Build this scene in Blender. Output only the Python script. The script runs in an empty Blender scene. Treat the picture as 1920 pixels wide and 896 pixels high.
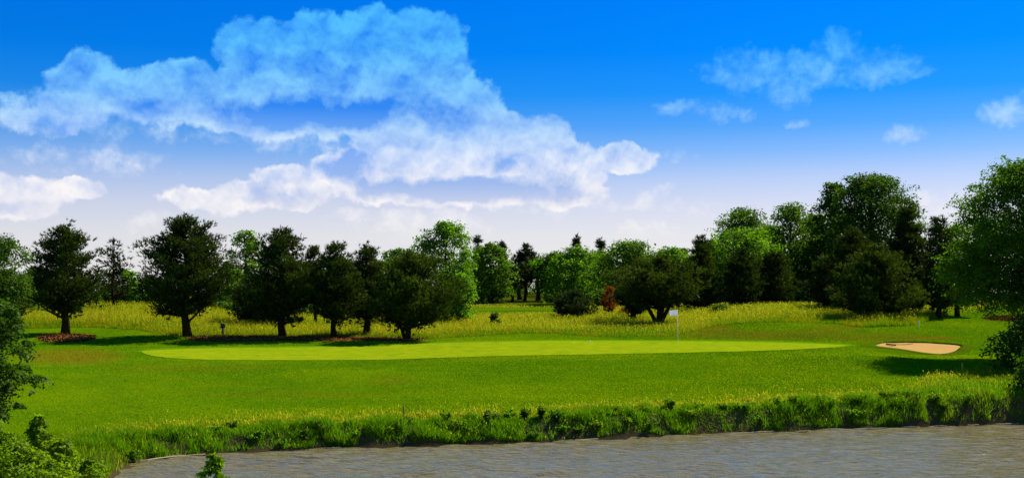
import bpy, math
import numpy as np
from mathutils import Vector

# ------------------------------------------------------------------ camera, sky, sun, exposure
scene = bpy.context.scene
COL = scene.collection
F, U0, VH, CAMZ = 2400.0, 960.0, 548.0, 6.0      # focal length in photo pixels, centre column, horizon row, eye height over the pond
cam_d = bpy.data.cameras.new('camera'); cam_d.lens = 45.0; cam_d.sensor_width = 36.0
cam_d.shift_y = (VH - 448.0) / 1920.0; cam_d.clip_start = 0.1; cam_d.clip_end = 12000.0
cam = bpy.data.objects.new('camera', cam_d); COL.objects.link(cam)
cam.location = (0, 0, CAMZ); cam.rotation_euler = (math.radians(90), 0, 0)
scene.camera = cam
EXPO = 1.0
vs = scene.view_settings
scene.display_settings.display_device = 'sRGB'
vs.view_transform = 'Standard'; vs.look = 'None'; vs.exposure = EXPO; vs.gamma = 1.0; vs.use_curve_mapping = False
EM = 2.0 ** EXPO
SUN_EL, SUN_AZ = math.radians(45.0), math.radians(50.0)      # azimuth clockwise from +Y (to the right of the view)
sl = bpy.data.lights.new('sun', 'SUN'); sl.energy = 5.0; sl.angle = math.radians(0.5); sl.color = (1.0, 0.95, 0.86)
so = bpy.data.objects.new('sun', sl); COL.objects.link(so)
SD = Vector((math.sin(SUN_AZ) * math.cos(SUN_EL), math.cos(SUN_AZ) * math.cos(SUN_EL), math.sin(SUN_EL)))
so.rotation_euler = SD.to_track_quat('Z', 'Y').to_euler(); so.location = (60, 60, 90)

def lin(r, g, b):
    f = lambda c: (c / 255 / 12.92) if c / 255 <= 0.04045 else ((c / 255 + 0.055) / 1.055) ** 2.4
    return (f(r), f(g), f(b))

world = bpy.data.worlds.new('World'); scene.world = world; world.use_nodes = True
def build_world():
    nt = world.node_tree; N = nt.nodes; L = nt.links
    bg = N['Background']
    def math_(op, a, b=None, c=None, clamp=False):
        n = N.new('ShaderNodeMath'); n.operation = op; n.use_clamp = clamp
        for i, x in enumerate((a, b, c)):
            if x is None: continue
            if hasattr(x, 'is_linked'): L.new(x, n.inputs[i])
            else: n.inputs[i].default_value = x
        return n.outputs[0]
    def vec(op, a, b=None, c=None, out=0):
        n = N.new('ShaderNodeVectorMath'); n.operation = op
        for i, x in enumerate((a, b, c)):
            if x is None: continue
            if hasattr(x, 'is_linked'): L.new(x, n.inputs[i])
            else: n.inputs[i].default_value = x
        return n.outputs[out]
    def mixc(f, a, b, mode='MIX'):
        n = N.new('ShaderNodeMix'); n.data_type = 'RGBA'; n.blend_type = mode; n.clamp_factor = True
        for i, x in ((0, f), (6, a), (7, b)):
            if hasattr(x, 'is_linked'): L.new(x, n.inputs[i])
            else: n.inputs[i].default_value = x if i == 0 else (*x, 1)
        return n.outputs[2]
    def smooth(x, lo, hi):
        n = N.new('ShaderNodeMapRange'); n.interpolation_type = 'SMOOTHSTEP'
        L.new(x, n.inputs[0]); n.inputs[1].default_value = lo; n.inputs[2].default_value = hi
        return n.outputs[0]
    tc = N.new('ShaderNodeTexCoord')
    d = vec('NORMALIZE', tc.outputs['Generated'])
    sep = N.new('ShaderNodeSeparateXYZ'); L.new(d, sep.inputs[0])
    az = math_('ARCTAN2', sep.outputs[0], sep.outputs[1])
    el = math_('ARCSINE', sep.outputs[2])
    def ang(u, v):
        a = math.atan((u - U0) / F); return a * 24, math.atan((VH - v) / F * math.cos(a)) * 24
    comb = N.new('ShaderNodeCombineXYZ')
    L.new(math_('MULTIPLY', az, 24.0), comb.inputs[0]); L.new(math_('MULTIPLY', el, 24.0), comb.inputs[1])
    P = comb.outputs[0]
    ey = math_('DIVIDE', comb.outputs[0] and math_('MULTIPLY', el, 24.0), 6.0, clamp=True)      # 0 horizon .. 1 at 14.3 degrees
    def ramp(stops):
        n = N.new('ShaderNodeValToRGB'); cr = n.color_ramp; cr.interpolation = 'LINEAR'
        st = sorted([(min(1, max(0, math.atan((VH - v) / F) * 24 / 6.0)), c) for v, c in stops])
        while len(cr.elements) < len(st): cr.elements.new(0.5)
        for e, (p, c) in zip(cr.elements, st): e.position = p; e.color = (*c, 1)
        L.new(ey, n.inputs[0]); return n.outputs[0]
    # Nishita sky, graded the way the photograph grades it (deep blue above, pale at the horizon)
    sky = N.new('ShaderNodeTexSky'); sky.sky_type = 'NISHITA'; sky.sun_disc = False
    sky.sun_elevation = SUN_EL; sky.sun_rotation = SUN_AZ
    base = vec('SCALE', sky.outputs[0]); base.node.inputs['Scale'].default_value = 0.1
    nel = [1, 3, 5, 8, 11, 14]
    ncol = np.array([(.732, .675, .489), (.70, .755, .663), (.611, .726, .746), (.502, .643, .77), (.431, .57, .746), (.383, .514, .71)])
    tg = [(-60, (0, 120, 250)), (0, (0, 130, 253)), (100, (4, 138, 255)), (180, (34, 150, 254)), (240, (84, 166, 252)), (290, (134, 186, 252)),
          (340, (186, 208, 249)), (390, (216, 222, 244)), (440, (231, 232, 239)), (520, (241, 238, 237))]
    fr = []
    for v, c in tg:
        e = math.degrees(math.atan((VH - v) / F)); nc = [np.interp(e, nel, ncol[:, k]) for k in range(3)]
        fr.append((v, tuple(float(x / n_) / 2.0 for x, n_ in zip(lin(*c), nc))))
    graded = vec('SCALE', vec('MULTIPLY', base, ramp(fr))); graded.node.inputs['Scale'].default_value = 2.0
    mf = N.new('ShaderNodeMapRange'); L.new(ey, mf.inputs[0]); mf.inputs[1].default_value = 0.15; mf.inputs[2].default_value = 0.75; mf.inputs[3].default_value = 0.7; mf.inputs[4].default_value = 0.15
    skycol = mixc(mf.outputs[0], graded, ramp([(v, lin(*c)) for v, c in tg]))
    # clouds, laid out in the sky by direction
    def noise(vecin, scale, detail, rough=0.5, out=0):
        n = N.new('ShaderNodeTexNoise'); n.noise_dimensions = '2D'
        L.new(vecin, n.inputs['Vector']); n.inputs['Scale'].default_value = scale
        n.inputs['Detail'].default_value = detail; n.inputs['Roughness'].default_value = rough
        return n.outputs[out]
    def voro(vecin, scale, detail):
        n = N.new('ShaderNodeTexVoronoi'); n.voronoi_dimensions = '2D'; n.feature = 'F1'
        L.new(vecin, n.inputs['Vector']); n.inputs['Scale'].default_value = scale
        n.inputs['Detail'].default_value = detail; n.inputs['Roughness'].default_value = 0.55
        return n.outputs['Distance']
    w1 = vec('MULTIPLY', vec('SUBTRACT', noise(P, 0.9, 3, 0.5, 1), (.5, .5, .5)), (0.55, 0.45, 0))
    w2 = vec('MULTIPLY', vec('SUBTRACT', noise(P, 3.2, 4, 0.6, 1), (.5, .5, .5)), (0.22, 0.2, 0))
    Pw = vec('ADD', vec('ADD', P, w1), w2)
    def blobs(lst, grow=1.0):
        acc = None
        for (u, v, ru, rv, w) in lst:
            ru, rv = ru * grow, rv * grow
            cx, cy = ang(u, v)
            q = vec('MULTIPLY_ADD', Pw, (100.0 / ru, 100.0 / rv, 0), (-cx * 100.0 / ru, -cy * 100.0 / rv, 0))
            ln = vec('DOT_PRODUCT', q, q, out=1)
            m = math_('MULTIPLY_ADD', ln, -w, w)
            acc = m if acc is None else math_('SMOOTH_MAX', acc, m, 0.12)
        return acc
    solid = [(75, 218, 95, 32, .5), (160, 150, 60, 50, .85), (140, 205, 90, 34, .6), (240, 178, 95, 48, .9), (335, 165, 115, 48, .95),
             (430, 168, 85, 42, .95), (455, 100, 50, 58, .8), (515, 92, 52, 52, .9), (600, 85, 72, 62, 1), (600, 150, 130, 70, 1.0),
             (705, 80, 65, 58, 1), (790, 88, 82, 68, 1.05), (760, 150, 125, 78, 1.1), (835, 165, 62, 80, 1), (885, 215, 62, 62, 1),
             (955, 258, 62, 50, 1), (1010, 278, 62, 62, 1), (1065, 325, 72, 52, 1), (560, 215, 290, 42, .9), (800, 285, 135, 62, 1.1), (960, 320, 130, 55, 1.0),
             (690, 325, 100, 46, 1.0), (900, 290, 95, 58, 1), (850, 346, 255, 44, 1.1), (1050, 362, 95, 30, .9),
             (35, 368, 95, 36, .85), (155, 357, 42, 22, .8), (545, 352, 78, 38, .95), (430, 372, 115, 28, .75), (1165, 297, 62, 24, .75)]
    wisp = [(190, 300, 125, 36, .42), (50, 300, 75, 26, .36), (650, 405, 55, 13, .5), (770, 425, 135, 34, .55), (280, 416, 48, 20, .45),
            (880, 425, 60, 26, .45), (1225, 362, 42, 28, .42), (1272, 286, 32, 15, .36), (1390, 130, 80, 42, .6), (1490, 138, 110, 42, .62),
            (1575, 92, 52, 36, .5), (1640, 130, 80, 42, .6), (1705, 142, 45, 20, .5), (1470, 172, 70, 26, .5), (1270, 204, 48, 17, .5),
            (1335, 210, 48, 20, .42), (1392, 218, 32, 14, .45), (1885, 207, 52, 28, .65), (1690, 250, 44, 20, .48), (1328, 394, 40, 20, .4),
            (1100, 388, 250, 18, .4), (560, 262, 300, 26, .4), (250, 240, 160, 20, .4), (1780, 385, 110, 30, .45), (1210, 440, 70, 22, .4), (1500, 228, 30, 12, .35)]
    Ms = blobs(solid, 1.14); Mw = blobs(wisp, 1.12)
    dark = [(590, 214, 300, 40, .8), (470, 118, 38, 30, .5), (588, 122, 48, 36, .45), (640, 150, 50, 34, .3), (860, 356, 250, 30, 1.0), (655, 322, 60, 42, .8),
            (1050, 350, 60, 40, .6), (150, 232, 130, 24, .5), (930, 300, 60, 26, .35), (760, 200, 70, 26, .4), (40, 385, 70, 16, .5), (520, 378, 90, 14, .45), (300, 205, 110, 22, .35), (600, 365, 60, 20, .4), (490, 362, 50, 18, .35), (120, 205, 60, 25, .4), (830, 230, 100, 24, .5), (700, 265, 60, 22, .4)]
    Md = math_('MAXIMUM', blobs(dark), 0.0)
    # scattered cumulus over the unseen sky dome, cover raised to whiten the ambient light
    far = smooth(math_('ABSOLUTE', az), 0.44, 0.62); up = smooth(el, 0.26, 0.42)
    gen = math_('MULTIPLY', math_('SUBTRACT', noise(P, 0.35, 5, 0.55), 0.52), math_('MULTIPLY', math_('MAXIMUM', far, up), 3.0))
    Ms = math_('MAXIMUM', Ms, math_('SUBTRACT', gen, math_('SUBTRACT', 1.0, math_('MAXIMUM', far, up))))
    vd = voro(Pw, 1.9, 2.0); fb = noise(P, 5.0, 6, 0.62); lo = noise(Pw, 1.5, 3, 0.5)
    fb2 = noise(vec('ADD', P, (-0.01, 0.09, 0)), 5.0, 5, 0.6); lo2 = noise(vec('ADD', Pw, (-0.06, 0.26, 0)), 1.5, 3, 0.5)
    detail = math_('ADD', math_('MULTIPLY', math_('SUBTRACT', 0.42, vd), 0.5), math_('MULTIPLY', math_('SUBTRACT', fb, 0.5), 0.7))
    dens = math_('ADD', Ms, math_('MULTIPLY', detail, 0.52))
    a1 = math_('MULTIPLY', smooth(dens, -0.10, 0.26), 0.98)
    densw = math_('ADD', Mw, math_('MULTIPLY', detail, 0.75))
    a2 = math_('MULTIPLY', smooth(densw, -0.08, 0.7), 0.9)
    relief = math_('ADD', math_('MULTIPLY', math_('SUBTRACT', lo, lo2), 1.25), math_('ADD', math_('MULTIPLY', math_('SUBTRACT', fb, fb2), 0.45), math_('MULTIPLY', math_('SUBTRACT', 0.4, vd), 0.22)))
    lit = math_('ADD', math_('ADD', 0.78, relief), math_('MULTIPLY', math_('SUBTRACT', 0.5, dens), 0.14))
    lit = math_('SUBTRACT', lit, math_('MULTIPLY', Md, 1.05), clamp=True)
    litw = math_('ADD', 0.75, math_('MULTIPLY', relief, 0.6), clamp=True)
    rl = ramp([(0, lin(72, 186, 255)), (90, lin(96, 198, 255)), (190, lin(140, 207, 255)), (250, lin(192, 224, 255)), (300, lin(234, 241, 255)), (350, lin(250, 247, 249)), (460, lin(251, 247, 245))])
    rs = ramp([(0, lin(0, 118, 250)), (120, lin(6, 122, 246)), (205, lin(52, 138, 244)), (245, lin(106, 166, 246)), (300, lin(136, 178, 244)), (345, lin(160, 188, 238)), (385, lin(202, 210, 236)), (450, lin(222, 222, 236))])
    c1 = mixc(lit, rs, rl); c2 = mixc(litw, skycol, rl)
    out = mixc(a2, skycol, c2); out = mixc(a1, out, c1)
    L.new(out, bg.inputs['Color'])
    bg.inputs['Strength'].default_value = 1.0 / EM
build_world()
world.cycles.sampling_method = 'MANUAL'; world.cycles.sample_map_resolution = 512
scene.cycles.max_bounces = 6; scene.cycles.diffuse_bounces = 3; scene.cycles.glossy_bounces = 3
scene.cycles.transmission_bounces = 4; scene.cycles.transparent_max_bounces = 4
scene.cycles.use_denoising = True
scene.cycles.sample_clamp_direct = 6.0; scene.cycles.sample_clamp_indirect = 4.0

# ------------------------------------------------------------------ numeric helpers
def rng(s): return np.random.default_rng(s)
def smoothstep(a, b, x):
    t = np.clip((x - a) / (b - a), 0, 1); return t * t * (3 - 2 * t)
_g = rng(7).random((256, 256))
def vnoise(x, y, seed=0):
    x = np.asarray(x, float) + seed * 17.3; y = np.asarray(y, float) + seed * 31.7
    xi = np.floor(x).astype(int); yi = np.floor(y).astype(int); fx = x - xi; fy = y - yi
    fx = fx * fx * (3 - 2 * fx); fy = fy * fy * (3 - 2 * fy)
    g = lambda i, j: _g[i & 255, j & 255]
    return (g(xi, yi) * (1 - fx) + g(xi + 1, yi) * fx) * (1 - fy) + (g(xi, yi + 1) * (1 - fx) + g(xi + 1, yi + 1) * fx) * fy
def fbm(x, y, oct=4, seed=0):
    s = 0; a = 0.5; t = 0
    for k in range(oct):
        s = s + a * vnoise(x * 2 ** k, y * 2 ** k, seed + k); t += a; a *= 0.5
    return s / t
def pchip(xk, yk, x):
    xk = np.asarray(xk, float); yk = np.asarray(yk, float)
    h = np.diff(xk); dl = np.diff(yk) / h; m = np.zeros_like(yk)
    m[0], m[-1] = dl[0], dl[-1]
    for i in range(1, len(xk) - 1):
        if dl[i - 1] * dl[i] > 0:
            w1 = 2 * h[i] + h[i - 1]; w2 = h[i] + 2 * h[i - 1]; m[i] = (w1 + w2) / (w1 / dl[i - 1] + w2 / dl[i])
    x = np.clip(x, xk[0], xk[-1]); i = np.clip(np.searchsorted(xk, x) - 1, 0, len(h) - 1)
    t = (x - xk[i]) / h[i]; t2, t3 = t * t, t * t * t
    return (2*t3 - 3*t2 + 1) * yk[i] + (t3 - 2*t2 + t) * h[i] * m[i] + (-2*t3 + 3*t2) * yk[i+1] + (t3 - t2) * h[i] * m[i+1]

# ------------------------------------------------------------------ the lie of the land
ROWD = np.array([0, 9, 16, 22, 30, 44, 53, 62, 70, 78, 86, 92, 97, 104, 115, 130, 150, 180, 230, 400], float)
COLU = [-500, 100, 300, 500, 760, 960, 1250, 1450, 1650, 1750, 1900, 2400]
VT = [  # photo row of the ground at distance 62 .. 230 m, column by column
 [738, 696, 672, 656, 645, 635, 622, 594, 577, 569, 562, 553],
 [738, 696, 672, 656, 645, 635, 622, 593, 576, 569, 562, 553],
 [738, 697, 674, 658, 647, 634, 620, 592, 575, 569, 562, 553],
 [738, 698, 676, 660, 648, 635, 624, 604, 590, 580, 568, 553],
 [736, 696, 674, 658, 646, 637, 624, 606, 594, 582, 568, 553],
 [734, 692, 668, 651, 639, 631, 620, 605, 592, 582, 567, 551],
 [730, 688, 664, 649, 639, 630, 618, 603, 588, 578, 566, 552],
 [728, 686, 661, 648, 639, 620, 603, 584, 577, 573, 566, 553],
 [727, 686, 664, 653, 640, 624, 608, 591, 581, 575, 567, 553],
 [727, 689, 670, 660, 643, 628, 612, 594, 582, 574, 567, 553],
 [727, 690, 671, 660, 648, 634, 617, 598, 583, 574, 567, 554],
 [727, 690, 671, 660, 648, 634, 617, 598, 583, 574, 567, 554]]
ZT = np.zeros((len(ROWD), len(COLU)))
for j, vt in enumerate(VT):
    nearz = [4.35, 4.2, 3.0, 1.0, 0.85, 0.58, 0.84]
    far = [CAMZ - (v - VH) * d / F for v, d in zip(vt, ROWD[7:19])]
    ZT[:, j] = nearz + far + [5.2]
UG = np.linspace(-500, 2400, 291); DG = np.linspace(0, 400, 801)
_t = np.array([pchip(COLU, ZT[i], UG) for i in range(len(ROWD))])
for _ in range(6): _t = np.concatenate([_t[:, :1], (_t[:, :-2] + 2 * _t[:, 1:-1] + _t[:, 2:]) / 4, _t[:, -1:]], 1)
ZG = np.array([pchip(ROWD, _t[:, k], DG) for k in range(len(UG))]).T
def land(x, y):
    x = np.asarray(x, float); y = np.asarray(y, float)
    u = np.clip(U0 + F * x / np.maximum(y, 4.0), -500, 2399.9); d = np.clip(y, 0, 399.9)
    a = (u + 500) / 10; b = d / 0.5; i = a.astype(int); j = b.astype(int); fa = a - i; fb_ = b - j
    return (ZG[j, i] * (1 - fa) + ZG[j, i + 1] * fa) * (1 - fb_) + (ZG[j + 1, i] * (1 - fa) + ZG[j + 1, i + 1] * fa) * fb_
SHU = [-400, 150, 230, 320, 400, 500, 600, 800, 1000, 1100, 1200, 1300, 1500, 1700, 1920, 2300]
SHV = [900, 880, 868, 857, 851, 845, 841, 836, 829, 824, 819, 815, 808, 801, 794, 790]
def shore_d(x, y):
    u = U0 + F * x / np.maximum(y, 4.0)
    w = 0.35 * (vnoise(x * 0.9, x * 0 + 3.1, 3) - 0.5) + 0.22 * (vnoise(x * 2.7, x * 0, 5) - 0.5)
    far = y - (6.0 * F / (np.interp(u, SHU, SHV) - VH)) + w
    left = (-11.2 - 0.085 * (y - 22)) - x + 0.7 * (vnoise(y * 0.5, y * 0, 9) - 0.5)
    near = 23.0 - y + 0.5 * (vnoise(x * 0.6, x * 0, 11) - 0.5)
    right = x - 48.0
    return np.maximum(np.maximum(far, left), np.maximum(near, right))
def H(x, y):
    x = np.asarray(x, float); y = np.asarray(y, float)
    d = shore_d(x, y); l = land(x, y)
    und = (0.05 * (fbm(x * 0.25, y * 0.25, 3, 21) - 0.5) + 0.30 * (fbm(x * .07, y * .16, 2, 23) - .5) * (1 - smoothstep(74, 80, y))) * smoothstep(2, 9, d)
    return np.where(d > 0, (l + und) * smoothstep(-0.15, 1.15, d) ** 1.0, np.maximum(-0.9, d * 0.4) + 0.03 * smoothstep(-.3, 0, d)) - 0.02
_dd = np.linspace(40, 260, 4401)
def at(u, v):
    """ground point that the photo shows at (u, v): x, y"""
    x = (u - U0) / F * _dd; vv = VH + (CAMZ - land(x, _dd)) * F / _dd
    i = np.argmax(vv <= v); i = max(i, 1)
    f = (vv[i - 1] - v) / max(vv[i - 1] - vv[i], 1e-6); d = _dd[i - 1] + f * (_dd[i] - _dd[i - 1])
    return (u - U0) / F * d, d
def shore_y(u):
    return 6.0 * F / (float(np.interp(u, SHU, SHV)) - VH)

# ------------------------------------------------------------------ mesh and object helpers
def mesh_np(name, verts, tris=None, quads=None, tint=None, smooth=False, col=None):
    me = bpy.data.meshes.new(name)
    verts = np.asarray(verts, np.float32); me.vertices.add(len(verts)); me.vertices.foreach_set('co', verts.ravel())
    parts = []
    if tris is not None and len(tris): parts.append((np.asarray(tris, np.int32), 3))
    if quads is not None and len(quads): parts.append((np.asarray(quads, np.int32), 4))
    li = np.concatenate([p.ravel() for p, k in parts]); tot = np.concatenate([np.full(len(p), k, np.int32) for p, k in parts])
    st = np.concatenate([[0], np.cumsum(tot)[:-1]]).astype(np.int32)
    me.loops.add(len(li)); me.loops.foreach_set('vertex_index', li)
    me.polygons.add(len(tot)); me.polygons.foreach_set('loop_start', st); me.polygons.foreach_set('loop_total', tot)
    if smooth: me.polygons.foreach_set('use_smooth', np.ones(len(tot), bool))
    me.update(calc_edges=True)
    if tint is not None:
        a = me.attributes.new('tint', 'FLOAT', 'POINT'); a.data.foreach_set('value', np.asarray(tint, np.float32))
    if col is not None:
        a = me.attributes.new('col', 'FLOAT_COLOR', 'POINT')
        c = np.ones((len(verts), 4), np.float32); c[:, :3] = col; a.data.foreach_set('color', c.ravel())
    return me
def obj(name, me, mat, parent=None, loc=None):
    o = bpy.data.objects.new(name, me); COL.objects.link(o)
    if mat is not None: me.materials.append(mat)
    if parent is not None: o.parent = parent
    if loc is not None: o.location = loc
    return o
def thing(name, loc, label, cat, group=None):
    o = bpy.data.objects.new(name, None); COL.objects.link(o); o.location = loc; o.empty_display_size = 0.3
    o['label'] = label; o['category'] = cat
    if group: o['group'] = group
    return o
def tag(o, label=None, cat=None, group=None, kind=None):
    for k, v in (('label', label), ('category', cat), ('group', group), ('kind', kind)):
        if v: o[k] = v
    return o
class MB:
    def __init__(s): s.v = []; s.q = []; s.t = []; s.n = 0
    def add(s, v, q=None, t=None):
        v = np.asarray(v, float)
        if q is not None and len(q): s.q.append(np.asarray(q) + s.n)
        if t is not None and len(t): s.t.append(np.asarray(t) + s.n)
        s.v.append(v); s.n += len(v)
    def tube(s, pts, rad, k=6, cap=True):
        pts = np.asarray(pts, float); n = len(pts); rad = np.broadcast_to(rad, n)
        tg_ = np.gradient(pts, axis=0); tg_ /= np.linalg.norm(tg_, axis=1, keepdims=True) + 1e-9
        ref = np.array([0, 0, 1.0]) if abs(tg_[:, 2]).mean() < 0.8 else np.array([1.0, 0, 0])
        a = np.cross(tg_, ref); a /= np.linalg.norm(a, axis=1, keepdims=True) + 1e-9; b = np.cross(tg_, a)
        an = np.arange(k) * 2 * math.pi / k
        ring = pts[:, None] + rad[:, None, None] * (a[:, None] * np.cos(an)[None, :, None] + b[:, None] * np.sin(an)[None, :, None])
        q = []
        for i in range(n - 1):
            for j in range(k): q.append((i * k + j, i * k + (j + 1) % k, (i + 1) * k + (j + 1) % k, (i + 1) * k + j))
        v = ring.reshape(-1, 3); t = []
        if cap:
            v = np.vstack([v, pts[0], pts[-1]]); c0, c1 = n * k, n * k + 1
            for j in range(k): t.append((c0, (j + 1) % k, j)); t.append((c1, (n - 1) * k + j, (n - 1) * k + (j + 1) % k))
        s.add(v, q, t)
    def box(s, c, h, rz=0, bev=0.0):
        c = np.asarray(c, float); hx, hy, hz = h
        b = bev; prof = [(-hz, b), (-hz + b, 0), (hz - b, 0), (hz, b)] if b > 0 else [(-hz, 0), (hz, 0)]
        v = []
        for z, i in prof:
            ring = [(-hx + i + b, -hy + i), (hx - i - b, -hy + i), (hx - i, -hy + i + b), (hx - i, hy - i - b), (hx - i - b, hy - i), (-hx + i + b, hy - i), (-hx + i, hy - i - b), (-hx + i, -hy + i + b)] if b > 0 else \
                   [(-hx, -hy), (hx, -hy), (hx, hy), (-hx, hy)]
            v += [(x, y, z) for x, y in ring]
        k = 8 if b > 0 else 4; v = np.array(v); cr, sr = math.cos(rz), math.sin(rz)
        v = np.stack([v[:, 0] * cr - v[:, 1] * sr, v[:, 0] * sr + v[:, 1] * cr, v[:, 2]], 1) + c
        q = []; t = []
        for i in range(len(prof) - 1):
            for j in range(k): q.append((i * k + j, i * k + (j + 1) % k, (i + 1) * k + (j + 1) % k, (i + 1) * k + j))
        for j in range(1, k - 1):
            t.append((0, j + 1, j)); m = (len(prof) - 1) * k; t.append((m, m + j, m + j + 1))
        s.add(v, q, t)
    def build(s, name, mat, parent=None, smooth=False, loc=None):
        return obj(name, mesh_np(name, np.vstack(s.v), np.vstack(s.t) if s.t else None, np.vstack(s.q) if s.q else None, smooth=smooth), mat, parent, loc)

# ------------------------------------------------------------------ materials
def new_mat(name):
    m = bpy.data.materials.new(name); m.use_nodes = True; nt = m.node_tree; nt.nodes.clear()
    out = nt.nodes.new('ShaderNodeOutputMaterial'); return m, nt, out
def nd(nt, t, **kw):
    n = nt.nodes.new(t)
    for k, v in kw.items(): setattr(n, k, v)
    return n
def setin(nt, n, name, x):
    if hasattr(x, 'is_linked'): nt.links.new(x, n.inputs[name])
    else: n.inputs[name].default_value = x
def nmix(nt, f, a, b, mode='MIX'):
    n = nd(nt, 'ShaderNodeMix', data_type='RGBA', blend_type=mode)
    for i, x in ((0, f), (6, a), (7, b)):
        if hasattr(x, 'is_linked'): nt.links.new(x, n.inputs[i])
        else: n.inputs[i].default_value = x if i == 0 else (*x[:3], 1)
    return n.outputs[2]
def nnoise(nt, scale, detail=4, rough=0.55, coord=None, mapping=None):
    n = nd(nt, 'ShaderNodeTexNoise'); n.inputs['Scale'].default_value = scale; n.inputs['Detail'].default_value = detail; n.inputs['Roughness'].default_value = rough
    if coord is None:
        g = nd(nt, 'ShaderNodeNewGeometry'); coord = g.outputs['Position']
    if mapping:
        mp = nd(nt, 'ShaderNodeMapping'); mp.inputs['Scale'].default_value = mapping; nt.links.new(coord, mp.inputs[0]); coord = mp.outputs[0]
    nt.links.new(coord, n.inputs['Vector']); return n.outputs[0]
def nramp(nt, fac, lo, hi):
    n = nd(nt, 'ShaderNodeMapRange'); nt.links.new(fac, n.inputs[0]); n.inputs[1].default_value = lo; n.inputs[2].default_value = hi; return n.outputs[0]
def nattr(nt, name, out='Fac'):
    n = nd(nt, 'ShaderNodeAttribute'); n.attribute_name = name; return n.outputs[out]
def nbump(nt, h, strength, dist):
    b = nd(nt, 'ShaderNodeBump'); b.inputs['Strength'].default_value = strength; b.inputs['Distance'].default_value = dist; nt.links.new(h, b.inputs['Height']); return b.outputs[0]

def leaf_mat(name, ca, cb, trans=0.35, gloss=0.012, tcol=None):
    m, nt, out = new_mat(name)
    c = nmix(nt, nattr(nt, 'tint'), ca, cb)
    d = nd(nt, 'ShaderNodeBsdfDiffuse'); nt.links.new(c, d.inputs[0])
    t = nd(nt, 'ShaderNodeBsdfTranslucent')
    tc = nmix(nt, 1.0, c, tcol or (1.9, 1.7, 0.5), 'MULTIPLY'); nt.links.new(tc, t.inputs[0])
    mx = nd(nt, 'ShaderNodeMixShader'); mx.inputs[0].default_value = trans; nt.links.new(d.outputs[0], mx.inputs[1]); nt.links.new(t.outputs[0], mx.inputs[2])
    g = nd(nt, 'ShaderNodeBsdfGlossy'); g.inputs['Roughness'].default_value = 0.55; g.inputs['Color'].default_value = (.8, .8, .45, 1)
    mx2 = nd(nt, 'ShaderNodeMixShader'); mx2.inputs[0].default_value = gloss; nt.links.new(mx.outputs[0], mx2.inputs[1]); nt.links.new(g.outputs[0], mx2.inputs[2])
    nt.links.new(mx2.outputs[0], out.inputs[0]); return m
def col_leaf_mat(name, trans=0.45, gloss=0.03):
    m, nt, out = new_mat(name)
    c = nattr(nt, 'col', 'Color')
    d = nd(nt, 'ShaderNodeBsdfDiffuse'); nt.links.new(c, d.inputs[0])
    t = nd(nt, 'ShaderNodeBsdfTranslucent'); nt.links.new(nmix(nt, 1.0, c, (1.5, 1.45, 0.6), 'MULTIPLY'), t.inputs[0])
    mx = nd(nt, 'ShaderNodeMixShader'); mx.inputs[0].default_value = trans; nt.links.new(d.outputs[0], mx.inputs[1]); nt.links.new(t.outputs[0], mx.inputs[2])
    nt.links.new(mx.outputs[0], out.inputs[0]); return m
def plain(name, c, rough=0.6, var=0.25, scale=8.0, bump=0.0, mapping=None):
    m, nt, out = new_mat(name)
    n = nnoise(nt, scale, 5, 0.6, None, mapping)
    if rough > .8:
        p = nd(nt, 'ShaderNodeBsdfDiffuse')
        nt.links.new(nmix(nt, n, tuple(x * (1 - var) for x in c), tuple(min(1, x * (1 + var)) for x in c)), p.inputs['Color'])
        if bump: nt.links.new(nbump(nt, n, 0.8, bump), p.inputs['Normal'])
        nt.links.new(p.outputs[0], out.inputs[0]); return m
    p = nd(nt, 'ShaderNodeBsdfPrincipled'); p.inputs['Roughness'].default_value = rough; p.inputs['Specular IOR Level'].default_value = 0.06
    nt.links.new(nmix(nt, n, tuple(x * (1 - var) for x in c), tuple(min(1, x * (1 + var)) for x in c)), p.inputs['Base Color'])
    if bump: nt.links.new(nbump(nt, n, 0.8, bump), p.inputs['Normal'])
    nt.links.new(p.outputs[0], out.inputs[0]); return m

M = {}
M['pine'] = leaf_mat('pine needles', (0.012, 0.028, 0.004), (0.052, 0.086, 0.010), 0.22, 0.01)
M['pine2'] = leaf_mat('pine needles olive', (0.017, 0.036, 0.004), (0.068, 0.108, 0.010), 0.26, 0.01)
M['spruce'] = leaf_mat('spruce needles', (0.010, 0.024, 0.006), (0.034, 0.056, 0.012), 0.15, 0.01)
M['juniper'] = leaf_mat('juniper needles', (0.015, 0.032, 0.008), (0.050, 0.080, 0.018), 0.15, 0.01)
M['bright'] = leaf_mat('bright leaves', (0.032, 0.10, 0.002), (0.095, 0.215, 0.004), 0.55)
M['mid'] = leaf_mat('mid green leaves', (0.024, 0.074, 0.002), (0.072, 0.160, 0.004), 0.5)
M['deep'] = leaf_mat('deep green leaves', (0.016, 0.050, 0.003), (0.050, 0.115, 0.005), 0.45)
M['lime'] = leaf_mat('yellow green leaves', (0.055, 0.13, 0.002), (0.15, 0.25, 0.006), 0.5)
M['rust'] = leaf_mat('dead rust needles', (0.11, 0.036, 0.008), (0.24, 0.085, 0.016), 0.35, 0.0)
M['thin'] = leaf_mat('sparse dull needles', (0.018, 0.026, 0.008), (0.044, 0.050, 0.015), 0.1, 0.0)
M['bark'] = plain('pine bark', (0.034, 0.022, 0.008), 0.95, 0.5, 14, 0.03, (1, 1, 0.25))
M['bark2'] = plain('grey brown bark', (0.042, 0.032, 0.013), 0.95, 0.45, 12, 0.03, (1, 1, 0.25))
M['blade'] = col_leaf_mat('grass blade')

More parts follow.
